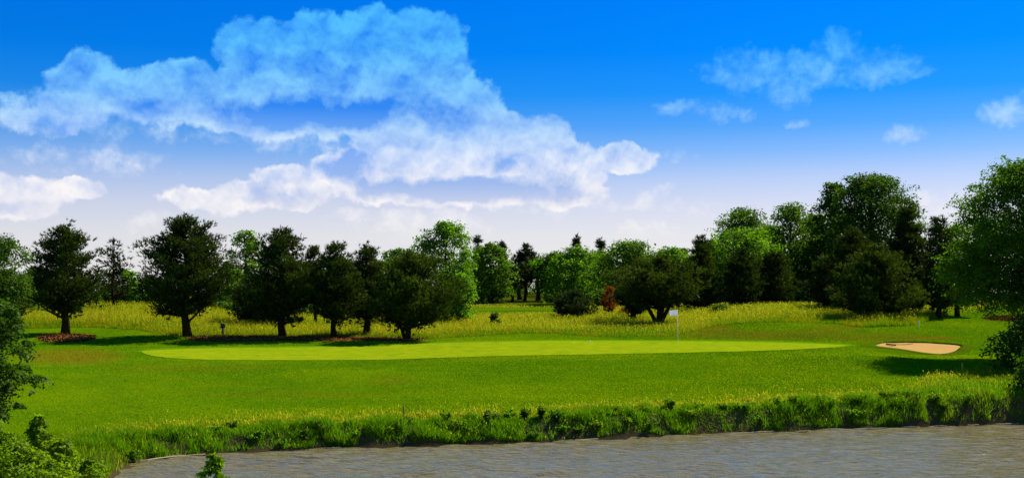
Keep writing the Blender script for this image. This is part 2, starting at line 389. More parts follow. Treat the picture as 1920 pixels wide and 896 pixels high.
def lawn_material():
    m, nt, out = new_mat('mown lawn')
    big = nramp(nt, nnoise(nt, 0.10, 4, 0.6), 0.35, 0.65); med = nramp(nt, nnoise(nt, 0.9, 5, 0.65), 0.3, 0.7)
    fine = nramp(nt, nnoise(nt, 7.0, 4, 0.7), 0.28, 0.72)
    c = nmix(nt, big, (0.050, 0.128, 0.0014), (0.125, 0.205, 0.0014))
    c = nmix(nt, nramp(nt, nnoise(nt, 0.9, 5, 0.65), 0.48, 0.85), c, (0.13, 0.20, 0.002))
    f2 = nmix(nt, fine, (0.75, 0.78, 0.7), (1.25, 1.22, 1.2)); c = nmix(nt, 1.0, c, f2, 'MULTIPLY')
    dry = nd(nt, 'ShaderNodeMath', operation='MULTIPLY'); nt.links.new(nattr(nt, 'dry'), dry.inputs[0]); nt.links.new(nramp(nt, nnoise(nt, 1.6, 5, 0.7), 0.3, 0.62), dry.inputs[1])
    c = nmix(nt, dry.outputs[0], c, (0.17, 0.115, 0.006))
    mead = nmix(nt, nramp(nt, nnoise(nt, 0.5, 4, 0.6), 0.35, 0.65), (0.10, 0.095, 0.004), (0.05, 0.085, 0.004)); c = nmix(nt, nattr(nt, 'meadow'), c, mead)
    soil = nmix(nt, nnoise(nt, 5, 5, 0.65), (0.030, 0.026, 0.010), (0.10, 0.068, 0.028)); c = nmix(nt, nattr(nt, 'soil'), c, soil)
    d = nd(nt, 'ShaderNodeBsdfDiffuse'); nt.links.new(c, d.inputs[0]); d.inputs['Roughness'].default_value = 0.8
    nt.links.new(nbump(nt, nnoise(nt, 5.0, 4, 0.7), 0.7, 0.06), d.inputs['Normal'])
    nt.links.new(d.outputs[0], out.inputs[0]); return m
def green_material():
    m, nt, out = new_mat('putting green turf')
    c = nmix(nt, nramp(nt, nnoise(nt, 1.2, 5, 0.65), 0.3, 0.7), (0.100, 0.165, 0.002), (0.195, 0.225, 0.003))
    f2 = nmix(nt, nramp(nt, nnoise(nt, 6.0, 3, 0.7), 0.25, 0.75), (0.86, 0.88, .9), (1.14, 1.12, 1.1)); c = nmix(nt, 1.0, c, f2, 'MULTIPLY')
    d = nd(nt, 'ShaderNodeBsdfDiffuse'); nt.links.new(c, d.inputs[0]); nt.links.new(nbump(nt, nnoise(nt, 9, 3, 0.6), 0.3, 0.015), d.inputs['Normal'])
    nt.links.new(d.outputs[0], out.inputs[0]); return m
def water_material():
    m, nt, out = new_mat('murky pond water')
    n1 = nnoise(nt, 1.0, 3, 0.6, None, (1.0, 3.2, 1)); n2 = nnoise(nt, 1.0, 2, 0.5, None, (2.6, 9.0, 1))
    b = nbump(nt, n1, 0.6, 0.14)
    b2 = nd(nt, 'ShaderNodeBump'); b2.inputs['Strength'].default_value = 0.6; b2.inputs['Distance'].default_value = 0.04
    nt.links.new(n2, b2.inputs['Height']); nt.links.new(b, b2.inputs['Normal'])
    d = nd(nt, 'ShaderNodeBsdfDiffuse'); d.inputs[0].default_value = (0.145, 0.118, 0.052, 1); nt.links.new(nbump(nt, nnoise(nt, 1.0, 4, 0.65, None, (1.6, 5.4, 1)), 1.0, 0.17), d.inputs['Normal'])
    g = nd(nt, 'ShaderNodeBsdfGlossy'); g.inputs['Roughness'].default_value = 0.10; g.inputs['Color'].default_value = (1.0, 0.90, 0.58, 1); nt.links.new(b2.outputs[0], g.inputs['Normal'])
    f = nd(nt, 'ShaderNodeFresnel'); f.inputs[0].default_value = 1.58; nt.links.new(b2.outputs[0], f.inputs['Normal'])
    mx = nd(nt, 'ShaderNodeMixShader'); nt.links.new(f.outputs[0], mx.inputs[0]); nt.links.new(d.outputs[0], mx.inputs[1]); nt.links.new(g.outputs[0], mx.inputs[2])
    nt.links.new(mx.outputs[0], out.inputs[0]); return m
M['lawn'] = lawn_material(); M['green'] = green_material(); M['water'] = water_material()
M['collar'] = plain('collar turf', (0.062, 0.145, 0.0015), 0.9, 0.3, 2.5, 0.01)
M['sand'] = plain('bunker sand', (0.34, 0.20, 0.058), 0.95, 0.16, 3.0, 0.05)
M['mulch'] = plain('bark mulch', (0.13, 0.050, 0.012), 0.95, 0.6, 9.0, 0.06)
M['white'] = plain('white cloth', (0.80, 0.79, 0.80), 0.8, 0.04, 5)
M['polepaint'] = plain('white pole paint', (0.85, 0.78, 0.5), 0.9, 0.1, 5)
M['wood'] = plain('weathered wood', (0.20, 0.14, 0.085), 0.85, 0.3, 20, 0.004, (1, 1, 0.15))
M['signface'] = plain('dark sign face', (0.03, 0.028, 0.025), 0.6, 0.2, 9)
M['signstripe'] = plain('pale sign lettering', (0.32, 0.29, 0.25), 0.7, 0.15, 25)
M['orange'] = plain('faded orange stake', (0.62, 0.28, 0.03), 0.9, 0.25, 12)
M['yellow'] = plain('yellow stake', (0.55, 0.42, 0.05), 0.9, 0.2, 12)
M['plank'] = plain('pale driftwood', (0.34, 0.28, 0.16), 0.9, 0.25, 10, 0.01)
M['rake'] = plain('rake dark', (0.02, 0.012, 0.01), 0.7, 0.2, 9)
M['ball'] = plain('ball white', (0.8, 0.8, 0.8), 0.4, 0.03, 30)

# ------------------------------------------------------------------ ground
MV_U = [-300, 0, 90, 180, 260, 300, 350, 500, 700, 800, 880, 960, 1040, 1100, 1160, 1250, 1290, 1340, 1400, 1480, 1560, 1620, 1700, 1730, 1748, 1775, 1820, 1860, 1920, 2300]
MV_V = [614, 614, 615, 613, 618, 626, 630, 632, 634, 634, 630, 625, 624, 629, 631, 630, 623, 609, 605, 602, 606, 613, 611, 605, 599, 591, 585, 578, 573, 573]
_us = np.linspace(-300, 2300, 261); MD = np.array([at(u, np.interp(u, MV_U, MV_V))[1] for u in _us])     # where mowing stops, metres away
def meadow_edge(x, y):
    return np.interp(U0 + F * x / np.maximum(y, 5), _us, MD)
FS_A = at(960, 586)[1]; FS_B = at(960, 576)[1]       # a mown strip far back, seen between the trees
def in_strip(x, y):
    u = U0 + F * x / np.maximum(y, 5)
    return (y > FS_A) & (y < FS_B) & (u > 830) & (u < 1100)
DRY = [(130, 668, 110, 16, .9), (1420, 628, 190, 10, .6), (1650, 632, 120, 8, .6), (1330, 618, 60, 10, .8), (1560, 616, 60, 6, .7), (730, 712, 50, 10, .35), (1745, 634, 60, 4, .95), (350, 690, 180, 8, .3), (560, 740, 200, 8, .25)]
def dry_mask(x, y, z):
    yy = np.maximum(y, 5); u = U0 + F * x / yy; v = VH + (CAMZ - z) * F / yy; m = np.zeros_like(x)
    for (a, b, ra, rb, w) in DRY: m = np.maximum(m, w * np.clip(1.3 - ((u - a) / ra) ** 2 - ((v - b) / rb) ** 2, 0, 1))
    return m
def axis(segs):
    r = []
    for a, b, s in segs: r.append(np.arange(a, b, s))
    return np.concatenate(r + [[segs[-1][1]]])
def ground():
    k = lambda a, b, n: -np.geomspace(-a, -b, n) if a < 0 else np.geomspace(a, b, n)
    xs = np.concatenate([k(-4000, -48, 26)[:-1], np.arange(-48, 48, 0.3), k(48, 4000, 26)])
    ys = np.concatenate([np.array([-3000, -600, -100, -20]), np.arange(0, 42, 1.5), np.arange(42, 108, 0.25), np.arange(108, 200, 0.6), k(200, 6000, 34)])
    X, Y = np.meshgrid(xs, ys); Z = H(X, np.maximum(Y, 0))
    nx, ny = len(xs), len(ys)
    Z = np.where(Y > 390, 5.2 - (Y - 390) * 0.00012, Z)
    i = np.arange((ny - 1) * (nx - 1)); r, c = i // (nx - 1), i % (nx - 1); a = r * nx + c
    q = np.stack([a, a + 1, a + nx + 1, a + nx], 1)
    me = mesh_np('ground', np.stack([X, Y, Z], -1).reshape(-1, 3), quads=q, smooth=True)
    d = shore_d(X, Y)
    mead = smoothstep(-0.2, 0.5, Y - meadow_edge(X, Y) + 1.0 * (fbm(X, Y, 3, 4) - .5)) * np.where(in_strip(X, Y), 0, 1)
    soil = 1 - smoothstep(0.7, 1.6, d + 0.8 * (fbm(X * 1.5, Y * 1.5, 3, 5) - .5))
    bx, by = at(140, 815); soil = np.maximum(soil, 0.9 * np.clip(1.2 - ((X - bx) / 0.8) ** 2 - ((Y - by) / .5) ** 2, 0, 1))
    for nm, arr in (('meadow', mead), ('soil', soil), ('dry', dry_mask(X, Y, Z))):
        at_ = me.attributes.new(nm, 'FLOAT', 'POINT'); at_.data.foreach_set('value', np.ascontiguousarray(arr, np.float32).ravel())
    o = obj('ground', me, M['lawn']); o['kind'] = 'structure'
ground()

def pond():
    k = 0.10
    xs = np.arange(-20, 49, k * 1.3); ys = np.concatenate([np.arange(20, 40, 0.5), np.arange(40, 60.5, k)])
    X, Y = np.meshgrid(xs, ys); r = rng(3); Z = np.zeros_like(X)
    for _ in range(30):
        th = r.normal(math.pi / 2 + 0.08, 0.24); wl = r.uniform(0.4, 1.7); ph = r.uniform(0, 6.28)
        Z += 0.0078 * wl * np.sin((X * math.cos(th) + Y * math.sin(th)) * 2 * math.pi / wl + ph + 1.5 * fbm(X * .3, Y * .3, 2, 8))
    Z *= 0.35 + 1.1 * fbm(X * 0.12, Y * 0.2, 3, 14)
    nx, ny = len(xs), len(ys); i = np.arange((ny - 1) * (nx - 1)); rr, c = i // (nx - 1), i % (nx - 1); a = rr * nx + c
    o = obj('pond_water', mesh_np('pond_water', np.stack([X, Y, Z], -1).reshape(-1, 3), quads=np.stack([a, a + 1, a + nx + 1, a + nx], 1), smooth=True), M['water'])
    o['kind'] = 'structure'
pond()

def drape(name, cols, off, mat, rows=14, thick=0.0):
    """a sheet between near and far outlines [(x0,y0,x1,y1)...] laid on the ground"""
    n = len(cols); V = []
    s = np.linspace(0, 1, rows)
    for (x0, y0, x1, y1) in cols:
        x = x0 + (x1 - x0) * s; y = y0 + (y1 - y0) * s
        V.append(np.stack([x, y, H(x, y) + off], 1))
    V = np.concatenate(V); q = []
    for i in range(n - 1):
        for j in range(rows - 1): q.append((i * rows + j, (i + 1) * rows + j, (i + 1) * rows + j + 1, i * rows + j + 1))
    o = obj(name, mesh_np(name, V, quads=q, smooth=True), mat); return o
GN_U = [264, 275, 330, 450, 600, 700, 850, 1000, 1150, 1300, 1450, 1540, 1580, 1594]; GN_V = [659, 664, 671.5, 674.5, 674.5, 674, 669.5, 665.5, 663, 660, 656, 652, 649.5, 647.5]
GF_U = [264, 275, 300, 400, 600, 750, 900, 1000, 1100, 1300, 1450, 1540, 1580, 1594]; GF_V = [658.8, 657, 655.5, 652.5, 650, 645.5, 640.5, 639, 638.5, 639.5, 641.5, 644.5, 646.5, 647.3]
def green():
    cols = []
    for u in np.concatenate([np.linspace(264, 300, 14), np.linspace(305, 1560, 170), np.linspace(1564, 1594, 12)]):
        a = at(u, float(pchip(GN_U, GN_V, u))); b = at(u, float(pchip(GF_U, GF_V, u))); cols.append((*a, *b))
    drape('putting_green', cols, 0.022, M['green'], 24)['kind'] = 'structure'
    fr = []
    for u in np.linspace(250, 1612, 180):
        uu = min(max(u, 264), 1594); e = min(1, max(0, min((u - 250) / 22, (1612 - u) / 26))) ** .5
        a = at(u, float(pchip(GN_U, GN_V, uu)) + 0.2 * e); b = at(u, float(pchip(GF_U, GF_V, uu)) - 3.0 * e); fr.append((*a, *b))
    return fr
drape('green_collar', green(), 0.010, M['collar'], 24)['kind'] = 'structure'

# ------------------------------------------------------------------ foliage builders
def unit(a): return a / (np.linalg.norm(a, axis=-1, keepdims=True) + 1e-9)
def needle_tufts(r, base, direc, m, length, width, spread=0.55, tint=None):
    """m thin blades fanned round each tuft direction -> verts, tris, tint"""
    n = len(base); b = np.repeat(base, m, 0); d = unit(np.repeat(direc, m, 0) + spread * r.normal(size=(n * m, 3)))
    ln = np.repeat(np.broadcast_to(length, n), m) * r.uniform(0.7, 1.15, n * m); side = unit(np.cross(d, r.normal(size=(n * m, 3)))) * (np.repeat(np.broadcast_to(width, n), m) / 2)[:, None]
    v = np.stack([b - side, b + side, b + d * ln[:, None]], 1).reshape(-1, 3)
    t = np.arange(n * m * 3).reshape(-1, 3)
    ti = np.repeat(np.clip(np.repeat(tint, m) + r.normal(0, .12, n * m), 0, 1), 3)
    return v, t, ti
def leaves(r, c, nrm, size, tint, aspect=0.55, droop=0.3):
    """folded diamond leaves at c facing nrm -> verts, tris, tint"""
    n = len(c); nrm = unit(nrm); a = unit(np.cross(nrm, r.normal(size=(n, 3)))); a[:, 2] -= droop * r.random(n); a = unit(a)
    b = unit(np.cross(nrm, a)); s = (np.broadcast_to(size, n) * r.uniform(0.65, 1.25, n))[:, None]
    nn = np.cross(a, b)
    v = np.stack([c, c + s * (.45 * a + aspect * .5 * b) + .10 * s * nn, c + s * a, c + s * (.45 * a - aspect * .5 * b) + .10 * s * nn], 1).reshape(-1, 3)
    i = np.arange(n)[:, None] * 4; t = np.concatenate([i + [0, 1, 2], i + [0, 2, 3]], 0)
    return v, t, np.repeat(np.clip(tint, 0, 1), 4)
class FO:
    def __init__(s): s.v = []; s.t = []; s.c = []; s.n = 0
    def add(s, v, t, c): s.v.append(v); s.t.append(t + s.n); s.c.append(c); s.n += len(v)
    def build(s, name, mat, parent): return obj(name, mesh_np(name, np.vstack(s.v), np.vstack(s.t), tint=np.concatenate(s.c)), mat, parent)

def radius_fn(rl, rr):
    return lambda ph: np.where(np.cos(ph) > 0, rr, rl) * np.cos(ph) ** 2 + 0.5 * (rl + rr) * np.sin(ph) ** 2
def bez(p0, p1, p2, n=5):
    t = np.linspace(0, 1, n)[:, None]; return (1 - t) ** 2 * p0 + 2 * t * (1 - t) * p1 + t * t * p2

def pine(u, top, wl, wr, bot, seed, label, v=None, D=None, mat='pine', bark='bark', tw=11, lean=0, group=None, cov=1.0, name='pine_tree', shape='round', stems=None, sink=0.1, limbs=()):
    r = rng(seed)
    if D is None: x0, D = at(u, v)
    else: x0 = (u - U0) / F * D
    z0 = float(H(np.array(x0), np.array(D))); s = D / F
    ht = CAMZ - (top - VH) * s - z0; hb = max(CAMZ - (bot - VH) * s - z0, 0.05); rl, rr = wl * s, wr * s; hc = ht - hb
    T = thing(name, (x0, D, z0 - 0.02), label, 'tree' if ht > 2.5 else 'shrub', group)
    rf = radius_fn(rl, rr); lx = lean * s
    if shape == 'round': env = lambda t: np.minimum(1, (t + .14) / .36) ** .8 * np.clip(1 - t, 0, 1) ** .40 * 1.16
    elif shape == 'cone': env = lambda t: np.minimum(1, (t + .1) / .2) * np.clip(1 - t, 0, 1) ** .85 * 1.12 + .03
    else: env = lambda t: np.clip(1 - (2 * t - .8) ** 2 * .55, .1, 1) * np.clip((1 - t) * 4, 0, 1) ** .5      # dome
    axis_x = lambda h: lx * (h / ht) ** 1.3
    tk = MB(); rad = tw * 0.5 * s
    hs = np.linspace(-sink, ht * .93, 9); wob = 0.5 * rad
    if not stems:
        pts = np.stack([axis_x(np.maximum(hs, 0)) + wob * np.sin(hs * 1.3 + seed), wob * np.cos(hs * 1.1 + seed), hs], 1)
        tk.tube(pts, rad * np.array([1.35, 1.0, .9, .8, .66, .52, .38, .22, .08]), 8)
    else:
        for (dx0, dx1, k) in stems:
            pts = np.stack([dx0 * s * .35 + (dx1 - dx0 * .35) * s * np.clip(hs / (ht * .55), 0, 1) ** 0.9 * 1.0, 0.15 * k * np.sin(hs + k), hs], 1)
            tk.tube(pts, rad * k * np.array([1.3, .95, .8, .68, .55, .42, .3, .18, .06]), 7)
    for (va, du, vb) in limbs:
        ha = ht - (va - top) * s; hb2 = ht - (vb - top) * s; q0 = np.array([0, 0, ha]); q2 = np.array([du * s, -.2, hb2]); tk.tube(bez(q0, .5 * (q0 + q2) + np.array([0, 0, -.15]), q2, 6), rad * .36 * np.linspace(1, .5, 6), 6)
    nb = int(np.clip(26 + hc * (rl + rr) * 1.05, 24, 90)); fo = FO(); centres = []; crs = []
    for i in range(nb):
        t = (i + r.random()) / nb; t = t ** 1.05; ph = i * 2.399 + r.normal(0, .35)
        L = float(rf(ph)) * float(env(t)) * r.choice([r.uniform(.7, .95), r.uniform(.92, 1.12)]); h = hb + t * hc * .93; L = max(L * 1.03 - .035 * (rl + rr) - .04, .22)
        c0 = np.array([float(axis_x(h)), 0, max(h - .28 * L, hb * .6)]); tip = np.array([float(axis_x(h)) + L * math.cos(ph), L * math.sin(ph), h + .10 * L + r.normal(0, .04) * hc])
        mid = .5 * (c0 + tip) + np.array([0, 0, -.10 * L]); p = bez(c0, mid, tip, 5)
        tk.tube(p, rad * .42 * (1 - .6 * t) * np.linspace(1, .25, 5), 4, cap=False)
        for f in ((1.0, .72, .45) if L > 0.9 else (1.0, .55)):
            q = p[0] * (1 - f) ** 2 + 2 * f * (1 - f) * mid + f * f * tip
            centres.append(q); crs.append((.20 + .17 * L ** .6 * r.uniform(.8, 1.3)) * (1.0 if f == 1 else 1.15))
    centres.append(np.array([float(axis_x(ht)), 0, ht - .25])); crs.append(.3)
    for k in range(4): centres.append(np.array([float(axis_x(ht)) + r.uniform(-.10, .10) * (rl + rr), r.uniform(-.10, .10) * (rl + rr), ht - r.uniform(.05, .12) * hc])); crs.append(.30)
    centres = np.array(centres); crs = np.array(crs) * min(1.4, 0.6 + 0.155 * (rl + rr))
    area = (wl + wr) * (bot - top) * .72                      # photo pixels the crown covers
    ntuft = int(cov * area * .30); w8 = crs ** 2; idx = r.choice(len(crs), ntuft, p=w8 / w8.sum())
    off = unit(r.normal(size=(ntuft, 3))) * (r.random(ntuft) ** .5)[:, None]; off[:, 2] = np.where(r.random(ntuft) < .55, np.abs(off[:, 2]), off[:, 2]) * .62
    base = centres[idx] + off * crs[idx][:, None]; ax = np.stack([axis_x(np.maximum(base[:, 2], 0)), 0 * base[:, 0], base[:, 2]], 1)
    di = unit(off * .9 + unit(base - ax + 1e-6) * .5 + np.array([0, 0, .75]) + .25 * r.normal(size=(ntuft, 3)))
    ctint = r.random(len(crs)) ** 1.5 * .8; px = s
    fo.add(*needle_tufts(r, base, di, 7, 7.5 * px, 1.15 * px, .36, ctint[idx] * .6 + .38 * np.clip(off[:, 2] * 2.2, 0, 1) + .2 * r.random(ntuft)))  # upper tufts tinted lighter: pale new growth, plus sunlit clump tops painted in
    nin = int(cov * area * .045)                              # inner sprays that close the crown
    idx = r.choice(len(crs), nin, p=w8 / w8.sum()); b2 = centres[idx] * np.array([.8, .8, 1]) + ax.mean(0) * np.array([.2, .2, 0]) + .55 * crs[idx][:, None] * r.normal(size=(nin, 3)) * .8
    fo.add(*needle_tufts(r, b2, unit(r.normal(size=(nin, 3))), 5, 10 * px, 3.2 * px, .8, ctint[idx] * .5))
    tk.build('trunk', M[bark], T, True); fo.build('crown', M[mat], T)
    return T

def broadleaf(u, top, wl, wr, bot, seed, label, v=None, D=None, mat='mid', tw=9, lean=0, group=None, cov=1.0, leaf=4.6, lump=1.0, name='broadleaf_tree', cat='tree', shape='dome', droop=.3, nclump=None, gap=.0, bark='bark2'):
    r = rng(seed)
    if D is None: x0, D = at(u, v)
    else: x0 = (u - U0) / F * D
    z0 = float(H(np.array(x0), np.array(D))); s = D / F
    ht = CAMZ - (top - VH) * s - z0; hb = max(CAMZ - (bot - VH) * s - z0, 0.0); rl, rr = wl * s, wr * s; hc = ht - hb
    T = thing(name, (x0, D, z0 - 0.02), label, cat, group); rf = radius_fn(rl, rr); lx = lean * s; rm = .5 * (rl + rr)
    if shape == 'dome': env = lambda t: np.sqrt(np.clip(1 - np.clip((t - .30) / .72, 0, 1) ** 2.0, .02, 1)) * np.clip(.72 + t, 0, 1)
    elif shape == 'tall': env = lambda t: np.sqrt(np.clip(1 - np.clip((t - .42) / .60, 0, 1) ** 1.8, .02, 1)) * np.clip(.55 + t * 1.1, 0, 1)
    else: env = lambda t: np.clip((1 - t) * 1.6, 0, 1) ** .6 * np.clip(t * 6 + .6, 0, 1)      # mound
    nc = nclump or int(np.clip(26 + hc * rm * 1.3, 22, 110)); tk = MB(); rad = tw * .5 * s; cs = []; cr = []
    fork = hb + .18 * hc; hs = np.linspace(-.15, ht * .8, 7)
    tk.tube(np.stack([lx * (np.maximum(hs, 0) / ht) ** 1.2 + .4 * rad * np.sin(hs + seed), .4 * rad * np.cos(hs * .8), hs], 1), rad * np.array([1.35, 1, .85, .66, .46, .28, .1]), 8)
    for i in range(nc):
        t = ((i + r.random()) / nc); ph = i * 2.399 + r.normal(0, .5); f = r.uniform(.72, 1.1) if i % 4 else r.uniform(.1, .6)
        R = float(rf(ph)) * float(env(t)); k = lump * rm * r.uniform(.24, .44) * (1.08 - .3 * t); R = max(R - .55 * k, .10 * rm)
        c = np.array([lx * (hb + t * hc) / ht + R * f * math.cos(ph), R * f * math.sin(ph), hb + (.05 + .93 * t) * hc])
        c[2] = min(c[2], ht - .75 * k); cs.append(c); cr.append(k)
        if i % 2 == 0:
            b0 = np.array([lx * .5, 0, max(min(fork + t * hc * .55, c[2] - .2 * R), hb * .7)]); tk.tube(bez(b0, .5 * (b0 + c) + np.array([0, 0, -.08 * R]), c, 5), rad * .36 * np.linspace(1, .2, 5) * (1 - .5 * t), 4, cap=False)
    cs = np.array(cs); cr = np.array(cr); area = (wl + wr) * (bot - top) * .75; la = leaf * leaf * .28
    n = int(cov * 7.5 * area / la); per = 16; ns = max(n // per, 6); w8 = cr ** 2; idx = r.choice(nc, ns, p=w8 / w8.sum()); o = unit(r.normal(size=(ns, 3))); o[:, 2] = np.where(r.random(ns) < .45, np.abs(o[:, 2]), o[:, 2])
    rad_ = np.minimum(r.random(ns) ** .38, .95); edge = 1 + .16 * (np.sin(o[:, 0] * 5 + idx) * np.sin(o[:, 2] * 6 + idx * 1.7))
    sp = cs[idx] + o * (rad_ * edge * cr[idx])[:, None] * np.array([1.08, 1.08, .85])                         # twig sprays on each bough
    snrm = unit(o * .55 + np.array([0, 0, .6]) + .35 * r.normal(size=(ns, 3))); ssz = np.minimum(leaf * s * 1.7, .4 * cr[idx]) * r.uniform(.7, 1.3, ns)
    g_ = np.clip(r.normal(size=(ns, per, 3)), -1.25, 1.25) * np.array([1, 1, .45]); g_[..., 2] -= droop * .25 * np.abs(g_[..., 0])
    p = (sp[:, None] + g_ * ssz[:, None, None]).reshape(-1, 3); n = len(p); p[:, 2] = np.maximum(p[:, 2], .03)
    fo = FO(); ct = r.random(nc) * .45; st_ = ct[idx] + .3 * r.random(ns)
    fo.add(*leaves(r, p, np.repeat(snrm, per, 0) + .38 * r.normal(size=(n, 3)), leaf * s * r.choice([.7, 1, 1.3], n), np.repeat(st_, per) + .25 * r.random(n), .6, droop))
    tk.build('trunk', M[bark], T, True); fo.build('crown', M[mat], T)
    return T

# ------------------------------------------------------------------ bunker, mulch beds, collar
def outline_sheet(pts_uv, n=96):
    P = np.array([at(u, v) for u, v in pts_uv]); k = len(P); t = np.linspace(0, k, n, endpoint=False); i = t.astype(int); f = (t - i)[:, None]
    p0, p1, p2, p3 = P[(i - 1) % k], P[i % k], P[(i + 1) % k], P[(i + 2) % k]
    return .5 * ((2 * p1) + (-p0 + p2) * f + (2*p0 - 5*p1 + 4*p2 - p3) * f**2 + (-p0 + 3*p1 - 3*p2 + p3) * f**3)
def fan_sheet(name, ring, zfun, mat, rings=9, smooth=True, parent=None):
    c = ring.mean(0); n = len(ring); V = []; 
    for k in range(1, rings + 1):
        p = c + (ring - c) * (k / rings); V.append(np.stack([p[:, 0], p[:, 1], zfun(p, k / rings)], 1))
    V = np.concatenate([np.array([[c[0], c[1], zfun(c[None], 0.0)[0]]])] + V); q = []; t = [(0, 1 + j, 1 + (j + 1) % n) for j in range(n)]
    for k in range(rings - 1):
        a = 1 + k * n
        q += [(a + j, a + n + j, a + n + (j + 1) % n, a + (j + 1) % n) for j in range(n)]
    return obj(name, mesh_np(name, V, t, q, smooth=smooth), mat, parent)
def bunker():
    ring = outline_sheet([(1640, 648), (1655, 644.2), (1680, 643.2), (1720, 643), (1760, 645), (1788, 647), (1804, 650), (1800, 655), (1786, 661), (1765, 663.5), (1735, 661.5), (1700, 656.5), (1665, 652.5), (1646, 650.5)])
    T = thing('sand_bunker', (*ring.mean(0), float(H(*ring.mean(0)))), 'tan sand bunker with a turf lip at the right end of the putting green', 'bunker')
    off = Vector(T.location)
    def zs(p, k):
        far = smoothstep(ring[:, 1].min(), ring[:, 1].max(), p[:, 1])
        return H(p[:, 0], p[:, 1]) + .035 + .05 * (fbm(p[:, 0] * 1.2, p[:, 1] * 1.2, 3, 41) - .5) + 0.02 * far
    sand = fan_sheet('sand', ring, zs, M['sand'], 12); sand.parent = T; sand.location = -off
    # raised turf lip round the sand, overhanging at the back
    n = len(ring); c = ring.mean(0); mb = MB(); V = []
    far = smoothstep(.1, .9, (ring[:, 1] - ring[:, 1].min()) / np.ptp(ring[:, 1])); jit = 1 + .05 * np.sin(np.arange(n) * 1.7)
    hts = (.040 + .10 * far) * jit
    for f, z in ((.985, .03), (.975, 1.0), (1.06, .8), (1.30, .03)):
        p = c + (ring - c) * f; V.append(np.stack([p[:, 0], p[:, 1], H(p[:, 0], p[:, 1]) + (hts * z if z > .1 else z - .01)], 1))
    q = []
    for k in range(3): q += [(k * n + j, (k + 1) * n + j, (k + 1) * n + (j + 1) % n, k * n + (j + 1) % n) for j in range(n)]
    me = mesh_np('turf_lip', np.concatenate(V), quads=q, smooth=True)
    lip = obj('turf_lip', me, M['lawn'], T); lip.location = -off
    for nm in ('meadow', 'soil', 'dry'):
        a_ = me.attributes.new(nm, 'FLOAT', 'POINT'); val = np.zeros(4 * n, np.float32)
        if nm == 'soil': val[:n] = .7 * far; val[n:2*n] = .15
        if nm == 'dry': val[2*n:] = .35
        a_.data.foreach_set('value', val)
    # the rake lying on the sand
    a = np.array(at(1667, 647.2)); b = np.array(at(1674, 651.0)); e = np.array(at(1712, 646.2)); z = lambda p, o=.09: float(H(p[0], p[1])) + o
    R = thing('bunker_rake', (*a, z(a, .05)), 'dark bunker rake lying on the left end of the sand', 'rake'); o0 = Vector(R.location)
    mb = MB(); mid = .5 * (a + b); dirv = (b - a); L = max(np.linalg.norm(dirv), .1); dirv = np.array([.22, -.35]); 
    mb.tube(np.array([(mid[0] - dirv[0], mid[1] - dirv[1], z(mid, .16)), (mid[0] + dirv[0], mid[1] + dirv[1], z(mid, .13))]), .05, 6); mb.build('head', M['rake'], R).location = -o0
    mb = MB(); mb.tube(np.array([(mid[0], mid[1], z(mid, .15)), (.5 * (mid[0] + e[0]), .5 * (mid[1] + e[1]), z(.5 * (mid + e), .10)), (e[0], e[1], z(e, .10))]), .02, 6); mb.build('handle', M['rake'], R).location = -o0
    for k in range(7):
        f = -1 + 2 * k / 6; p = mid + dirv * f; mb = MB(); mb.tube(np.array([(p[0], p[1], z(mid, .145)), (p[0] + .02, p[1], z(p, .05))]), .012, 4); mb.build('tine', M['rake'], R).location = -o0
bunker()
def mulch(uvs, label, seed):
    ring = outline_sheet(uvs, 80); r = rng(seed); ring = ring + r.normal(0, .06, ring.shape)
    f = lambda p, k: H(p[:, 0], p[:, 1]) + .02 + .10 * (1 - k ** 3) * (.6 + .8 * fbm(p[:, 0] * 1.5, p[:, 1] * 1.5, 3, seed))
    T = thing('mulch_bed', (*ring.mean(0), float(H(*ring.mean(0)))), label, 'mulch bed'); o0 = -Vector(T.location)
    fan_sheet('mulch', ring, f, M['mulch'], 10, parent=T).location = o0
    n = 2600; c = ring.mean(0); p = c + (ring[r.integers(0, 80, n)] - c) * np.sqrt(r.random(n))[:, None] * 1.03
    z = H(p[:, 0], p[:, 1]) + .10; d = unit(r.normal(size=(n, 3)) * np.array([1, 1, .4])); v, t, ti = needle_tufts(r, np.column_stack([p, z]), d, 1, .22, .09, .3, r.random(n))
    ch = obj('bark_chips', mesh_np('bark_chips', v, t, tint=ti), M['chips'], T); ch.location = o0; ch['kind'] = 'stuff'
M['chips'] = leaf_mat('bark chips', (0.07, 0.028, 0.006), (0.26, 0.11, 0.03), 0.0, 0.0)
mulch([(72, 634), (85, 629), (120, 627), (160, 628.5), (178, 633), (165, 638), (130, 641), (90, 640.5)], 'round reddish mulch bed at the foot of the leftmost pine', 61)
mulch([(352, 634), (380, 630.5), (450, 630), (560, 631), (640, 630), (690, 628), (730, 630), (770, 633), (792, 636.5), (770, 639), (690, 638), (560, 639), (430, 640), (370, 638)], 'long strip of reddish mulch under the row of pines', 62)
mulch([(1845, 597), (1870, 593.5), (1915, 593), (1960, 595), (1960, 601), (1900, 602), (1865, 600)], 'small bare mulch bed beside the dark shrub at the right edge', 63)

